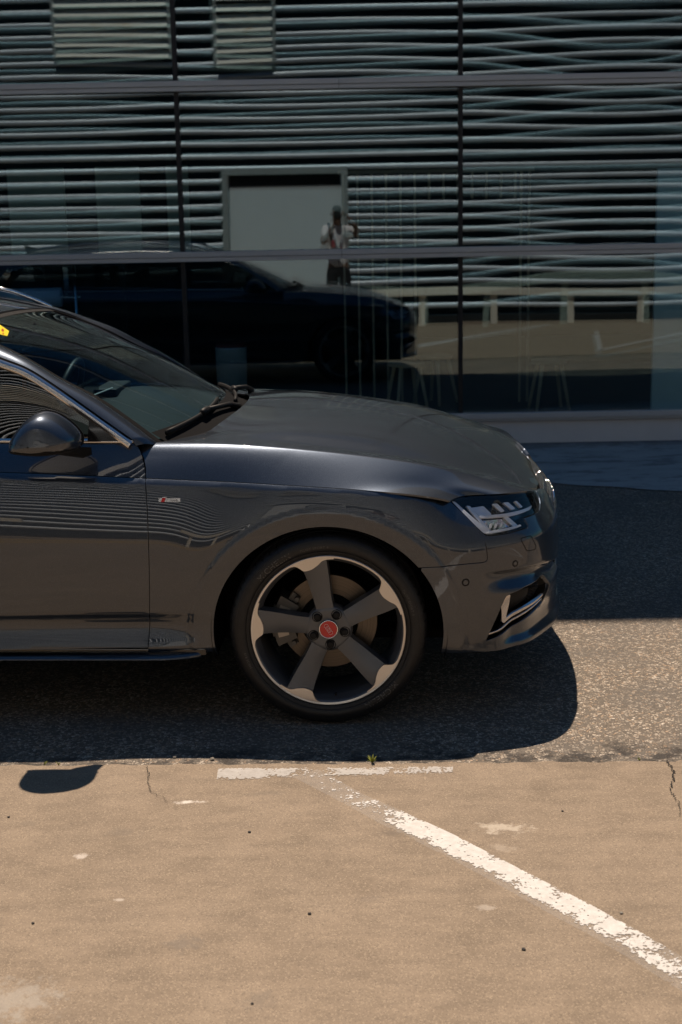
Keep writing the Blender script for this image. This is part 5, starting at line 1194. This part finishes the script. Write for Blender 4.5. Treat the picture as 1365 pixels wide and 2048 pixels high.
# ---------------------------------------------------------------- door mirror
def mirror(far):
    s = -1 if not far else 1
    # cross-sections in (u,z), stacked along l; outline of the head seen from the side
    base = np.array([(-.785, .985), (-.790, 1.005), (-.815, 1.035), (-.850, 1.062), (-.890, 1.077), (-.925, 1.072), (-.955, 1.052), (-.985, 1.020), (-1.005, .985), (-1.010, .962), (-1.000, .950), (-.960, .943), (-.900, .939), (-.840, .945), (-.800, .955), (-.787, .968)])
    n = 64; k = len(base); cl = np.vstack([base, base[:1]]); out = nspline(np.linspace(0, 1, k + 1), cl, np.linspace(0, 1, n, endpoint=False)); cen = np.array([-.895, .985])
    ls = [.905, .925, .955, .985, 1.010, 1.030, 1.045, 1.055, 1.061, 1.064]; ks = [.93, .985, 1.0, .975, .915, .82, .68, .50, .28, .03]; sh = [0, 0, 0, -.002, -.006, -.010, -.016, -.022, -.028, -.032]
    P = np.array([[(*(cen + (q - cen) * kk + np.array([d, d * .2])), l) for q in out] for l, kk, d in zip(ls, ks, sh)])
    P = np.stack([P[..., 0], P[..., 2], P[..., 1]], -1)           # (u,l,z)
    # slight sculpted step on the cap
    V = P.reshape(-1, 3); m = n; F = [(i * m + j, i * m + (j + 1) % m, (i + 1) * m + (j + 1) % m, (i + 1) * m + j) for i in range(len(ls) - 1) for j in range(m)]
    zc = [np.mean([V[a][2] for a in f]) for f in F]; zc = np.array(zc); uc = np.array([np.mean([V[a][0] for a in f]) for f in F])
    cut = .985; idx = [0 if z > cut + .0 else (1 if z > .962 else 2) for z in zc]
    root = empty('door_mirror'); root.parent = car
    Vl = [(v[0], s * v[1], v[2]) for v in V]
    for nm, kk, mt in (('mirror_cap', 0, 'paint'), ('mirror_band', 1, 'paint'), ('mirror_base', 2, 'black_plastic')):
        FF = [f for f, q in zip(F, idx) if q == kk]; used = sorted({i for f in FF for i in f}); mp = {a: b for b, a in enumerate(used)}
        VV = [Vl[i] for i in used]
        if kk == 1: VV = [tuple(Vector(v) + (Vector((-.895, s * .95, .985)) - Vector(v)).normalized() * .0012) for v in VV]
        o = mesh_obj(nm, VV, [[mp[i] for i in f] for f in FF], M[mt], root); fix_normals(o.data); o.data.polygons.foreach_set('use_smooth', [True] * len(o.data.polygons))
    # turn-signal strip following the head, inboard closing face and stalk
    strip = []; sel = [j for j in range(n) if .9655 < out[j][1] < .978 and out[j][0] < -.95]
    for l, kk, d in zip(ls[3:8], ks[3:8], sh[3:8]):
        pass
    ts = MB(); pts = []
    for f_ in np.linspace(0, 1, 24):
        # sweep along the outer face at z=.972
        a = math.pi * (1.0 - .92 * f_); l = .985 + .0665 * math.sin(a) ** .8 if 0 < a < math.pi else .985; u = -.905 + .098 * math.cos(a); pts.append((u, s * l, .9715))
    ts.tube(pts, .0042, 6, flat=(.5, 1.0)); ts.build('turn_signal_strip', M['lamp_grey'], root, True)
    mb = MB(); mb.prism([(a, b) for a, b in out], lambda x, z: (x, s * .912, z), lambda x, z: (x, s * .908, z)); mb.build('mirror_inner_face', M['black_plastic'], root)
    st = MB(); V = []
    st.add([(-.90, s * .93, .950), (-.792, s * .93, .958), (-.775, s * .86, .945), (-.775, s * .855, .920), (-.80, s * .875, .912), (-.86, s * .90, .925)] + [(-.89, s * .975, .948), (-.82, s * .975, .952), (-.79, s * .90, .925), (-.80, s * .885, .915)], [(0, 1, 2), (0, 2, 3, 4, 5), (1, 7, 8, 2), (6, 9, 8, 7), (0, 5, 4, 9, 6), (2, 8, 9, 4, 3), (0, 6, 7, 1)])
    st.build('mirror_stalk', M['black_plastic'], root, False, 60)
    sl = MB(); cr = []
    for t in np.linspace(0, 1, 16): cr.append((-.968 + .115 * t, s * (1.040 - .06 * (1 - t) ** 2 - .07 * t ** 1.5 + .015 * math.sin(math.pi * t)), 1.000 + .073 * t ** .8))
    return root
mirror(False); mirror(True)
# ---------------------------------------------------------------- wipers, sticker, papers
def ws_pt(t, w_):
    i = t * (NW - 1); a = int(min(i, NW - 2)); f = i - a; q = WSP[a] * (1 - f) + WSP[a + 1] * f; s = 1 if w_ >= 0 else -1; x = abs(w_) * 39; b = int(min(x, 38)); g = x - b; p = q[b] * (1 - g) + q[b + 1] * g
    return Vector((p[0], -s * p[1], p[2]))
wn = Vector((.50, 0, .86))
def wiper(p0, p1, pivot):
    w_ = empty('wiper'); w_.parent = car; a = [ws_pt(*(np.array(p0) * (1 - t) + np.array(p1) * t)) + wn * .016 for t in np.linspace(0, 1, 12)]
    MB().tube(a, .0085, 8, flat=(.8, 1.2)).build('wiper_blade', M['rubber'], w_, True)
    mid = ws_pt(*(np.array(p0) * .48 + np.array(p1) * .52)) + wn * .03
    pv = Vector(pivot); MB().tube([pv, pv.lerp(mid, .3) + Vector((0, 0, .012)), mid], [.014, .010, .008], 8).build('wiper_arm', M['black_plastic'], w_, True)
    d = (a[-1] - a[0]).normalized(); c = mid - wn * .006; MB().tube([c - d * .035, c - d * .028 + wn * .002, c + d * .028 + wn * .002, c + d * .035], [.006, .013, .013, .006], 8).build('wiper_clip', M['black_plastic'], w_, True)
    return w_
wiper((.035, .93), (.085, .12), (-.40, .02, .955))
wiper((.03, -.08), (.06, -.86), (-.42, .60, .945))
cb = MB(); 
V = []; 
for i, w_ in enumerate(np.linspace(-.97, .97, 40)):
    p = ws_pt(.075, w_); q = ws_pt(0.0, w_); V += [tuple(p + wn * .002), tuple(q + Vector((.03, 0, -.012))), tuple(q + Vector((.10, 0, -.03)))]
mesh_obj('cowl_panel', V, [(3 * i + j, 3 * i + 3 + j, 3 * i + 4 + j, 3 * i + 1 + j) for i in range(39) for j in range(2)], M['void'], car, True)
def on_ws(poly, name, mat, parent, h=.0012):
    V = [tuple(ws_pt(*p) + wn * h) for p in poly]; return mesh_obj(name, V, [tuple(range(len(V)))], mat, parent)
M['yellow'] = plain('yellow_sticker', (.80, .66, .01), .4)
M['paper'] = plain('paper', (.75, .75, .72), .6)
st = on_ws([(.905, .32), (.945, .44), (.955, .345), (.918, .235)][::1], 'windscreen_sticker', M['yellow'], windscreen)
# ---------------------------------------------------------------- cabin
M['dash'] = plain('dark_dashboard', (.009, .009, .010), .6, bump=(400, .0003)); M['leather'] = plain('black_leather', (.010, .010, .011), .5, bump=(250, .0006)); M['beige'] = plain('grey_cabin_trim', (.10, .105, .10), .8)
mb = MB(); V = []; prof = [(-.55, .93), (-.66, .955), (-.85, .965), (-1.00, .955), (-1.05, .925), (-1.06, .86), (-.98, .60), (-.60, .50)]
ys = np.linspace(-.70, .70, 15); V = [(x - .02 * (abs(y) > .6), y, z + (.03 * math.exp(-((y - .37) / .16) ** 2) if 1 < i < 5 else 0)) for y in ys for i, (x, z) in enumerate(prof)]
k = len(prof); F = [(a * k + i, a * k + i + 1, (a + 1) * k + i + 1, (a + 1) * k + i) for a in range(14) for i in range(k - 1)]
dash = mesh_obj('dashboard', V, F, M['dash'], car, True); fix_normals(dash.data)
MB().box(-1.02, -.92, .22, .52, .965, 1.005, .012).build('instrument_hood', M['dash'], dash)
MB().box(-1.0, -.97, -.13, .13, .965, 1.06, .006).build('centre_screen', M['black_gloss'], dash)
mb = MB(); mb.tube([(-1.17 + .06 * math.sin(a), .37 + .185 * math.cos(a), .93 + .175 * math.sin(a)) for a in np.linspace(0, 2 * math.pi, 41)], .014, 10, caps=False); mb.tube([(-1.15, .20, .93), (-1.13, .54, .93)], .014, 8); mb.tube([(-1.14, .37, .93), (-1.19, .37, .78)], .014, 8); mb.tube([(-1.14, .37, .93), (-.98, .37, .88)], .03, 10)
mb.build('steering_wheel', M['leather'], car, True)
def seat(x, y, far_row=False):
    s = empty('car_seat', (x, y, 0)); s.parent = car
    MB().box(-.25, .27, -.25, .25, .40, .56, .05).build('cushion', M['leather'], s, False, 40)
    V = []; n = 12; 
    mb = MB()
    for t0 in np.linspace(0, 1, n):
        pass
    o = MB().box(-.06, .07, -.245, .245, 0, .66, .055).build('backrest', M['leather'], s, False, 40); o.location = (-.27, 0, .52); o.rotation_euler = (0, R(-22), 0)
    h = MB().box(-.05, .05, -.13, .13, .70, .88, .045).build('headrest', M['leather'], s, False, 40); h.location = (-.27, 0, .50); h.rotation_euler = (0, R(-20), 0)
    MB().tube([(-.48, -.06, 1.08), (-.50, -.06, 1.2)], .007, 6).add(*[[], []]).build('headrest_post', M['polished'], s); return s
seat(-1.62, .37); seat(-1.62, -.37)
MB().box(-2.75, -2.62, -.62, .62, .50, 1.10, .05).build('rear_seat', M['leather'], car, False, 40)
MB().box(-3.5, -.60, -.78, .78, .305, .33, .005).build('cabin_floor', M['dash'], car)
for s in (1, -1): MB().box(-2.45, -.68, .72 * s if s == 1 else -.78, .78 if s == 1 else -.72, .33, .93, .01).build('door_card', M['dash'], car)
V = []; 
hd = ROOF.copy(); hd[..., 2] -= .035; hd[..., 1] *= .93; grid_obj('headliner', hd, M['beige'], car, both=True, up=(0, 0, -1))
mb = MB(); mb.box(-1.24, -1.20, -.11, .11, 1.19, 1.255, .012); mb.tube([(-1.20, 0, 1.25), (-1.17, 0, 1.285)], .012, 8); mb.build('rear_view_mirror', M['black_gloss'], car)
M['orange'] = plain('orange_tag', (.55, .10, .02), .6)
MB().box(-1.235, -1.23, -.02, .02, 1.03, 1.15, .002).build('hanging_tag', M['orange'], car)
def strip_ws(a, b, w_, name, mat):
    P = [ws_pt(*(np.array(a) * (1 - t) + np.array(b) * t)) - wn * .02 for t in np.linspace(0, 1, 6)]; MB().tube([tuple(p) for p in P], w_, 4).build(name, mat, windscreen)
MB().tube([tuple(ws_pt(.367, .985) - wn * .004), tuple(ws_pt(.367, .76) - wn * .004)], .0022, 6).build('parking_slip', M['paper'], windscreen)
q = [(.925, .43), (.868, .55), (.848, .71), (.878, .74), (.938, .56)]
for o in list(bpy.data.objects):
    if o.name.startswith('windscreen_sticker'): bpy.data.objects.remove(o)
st = on_ws(q, 'windscreen_sticker', M['yellow'], windscreen, .0015)
on_ws([(.898, .55), (.886, .57), (.878, .64), (.890, .62)], 'sticker_marks', M['red'], windscreen, .003)
on_ws([(.872, .67), (.866, .69), (.866, .715), (.874, .70)], 'sticker_marks', M['red'], windscreen, .003)
# antenna fin
af = MB(); af.add([(-3.28, -.03, 1.352), (-3.28, .03, 1.352), (-3.12, .008, 1.372), (-3.12, -.008, 1.372), (-3.30, -.004, 1.42), (-3.30, .004, 1.42)], [(0, 1, 2, 3), (0, 4, 5, 1), (1, 5, 2), (0, 3, 4), (3, 2, 5, 4)]); af.build('aerial_fin', M['black_gloss'], car)
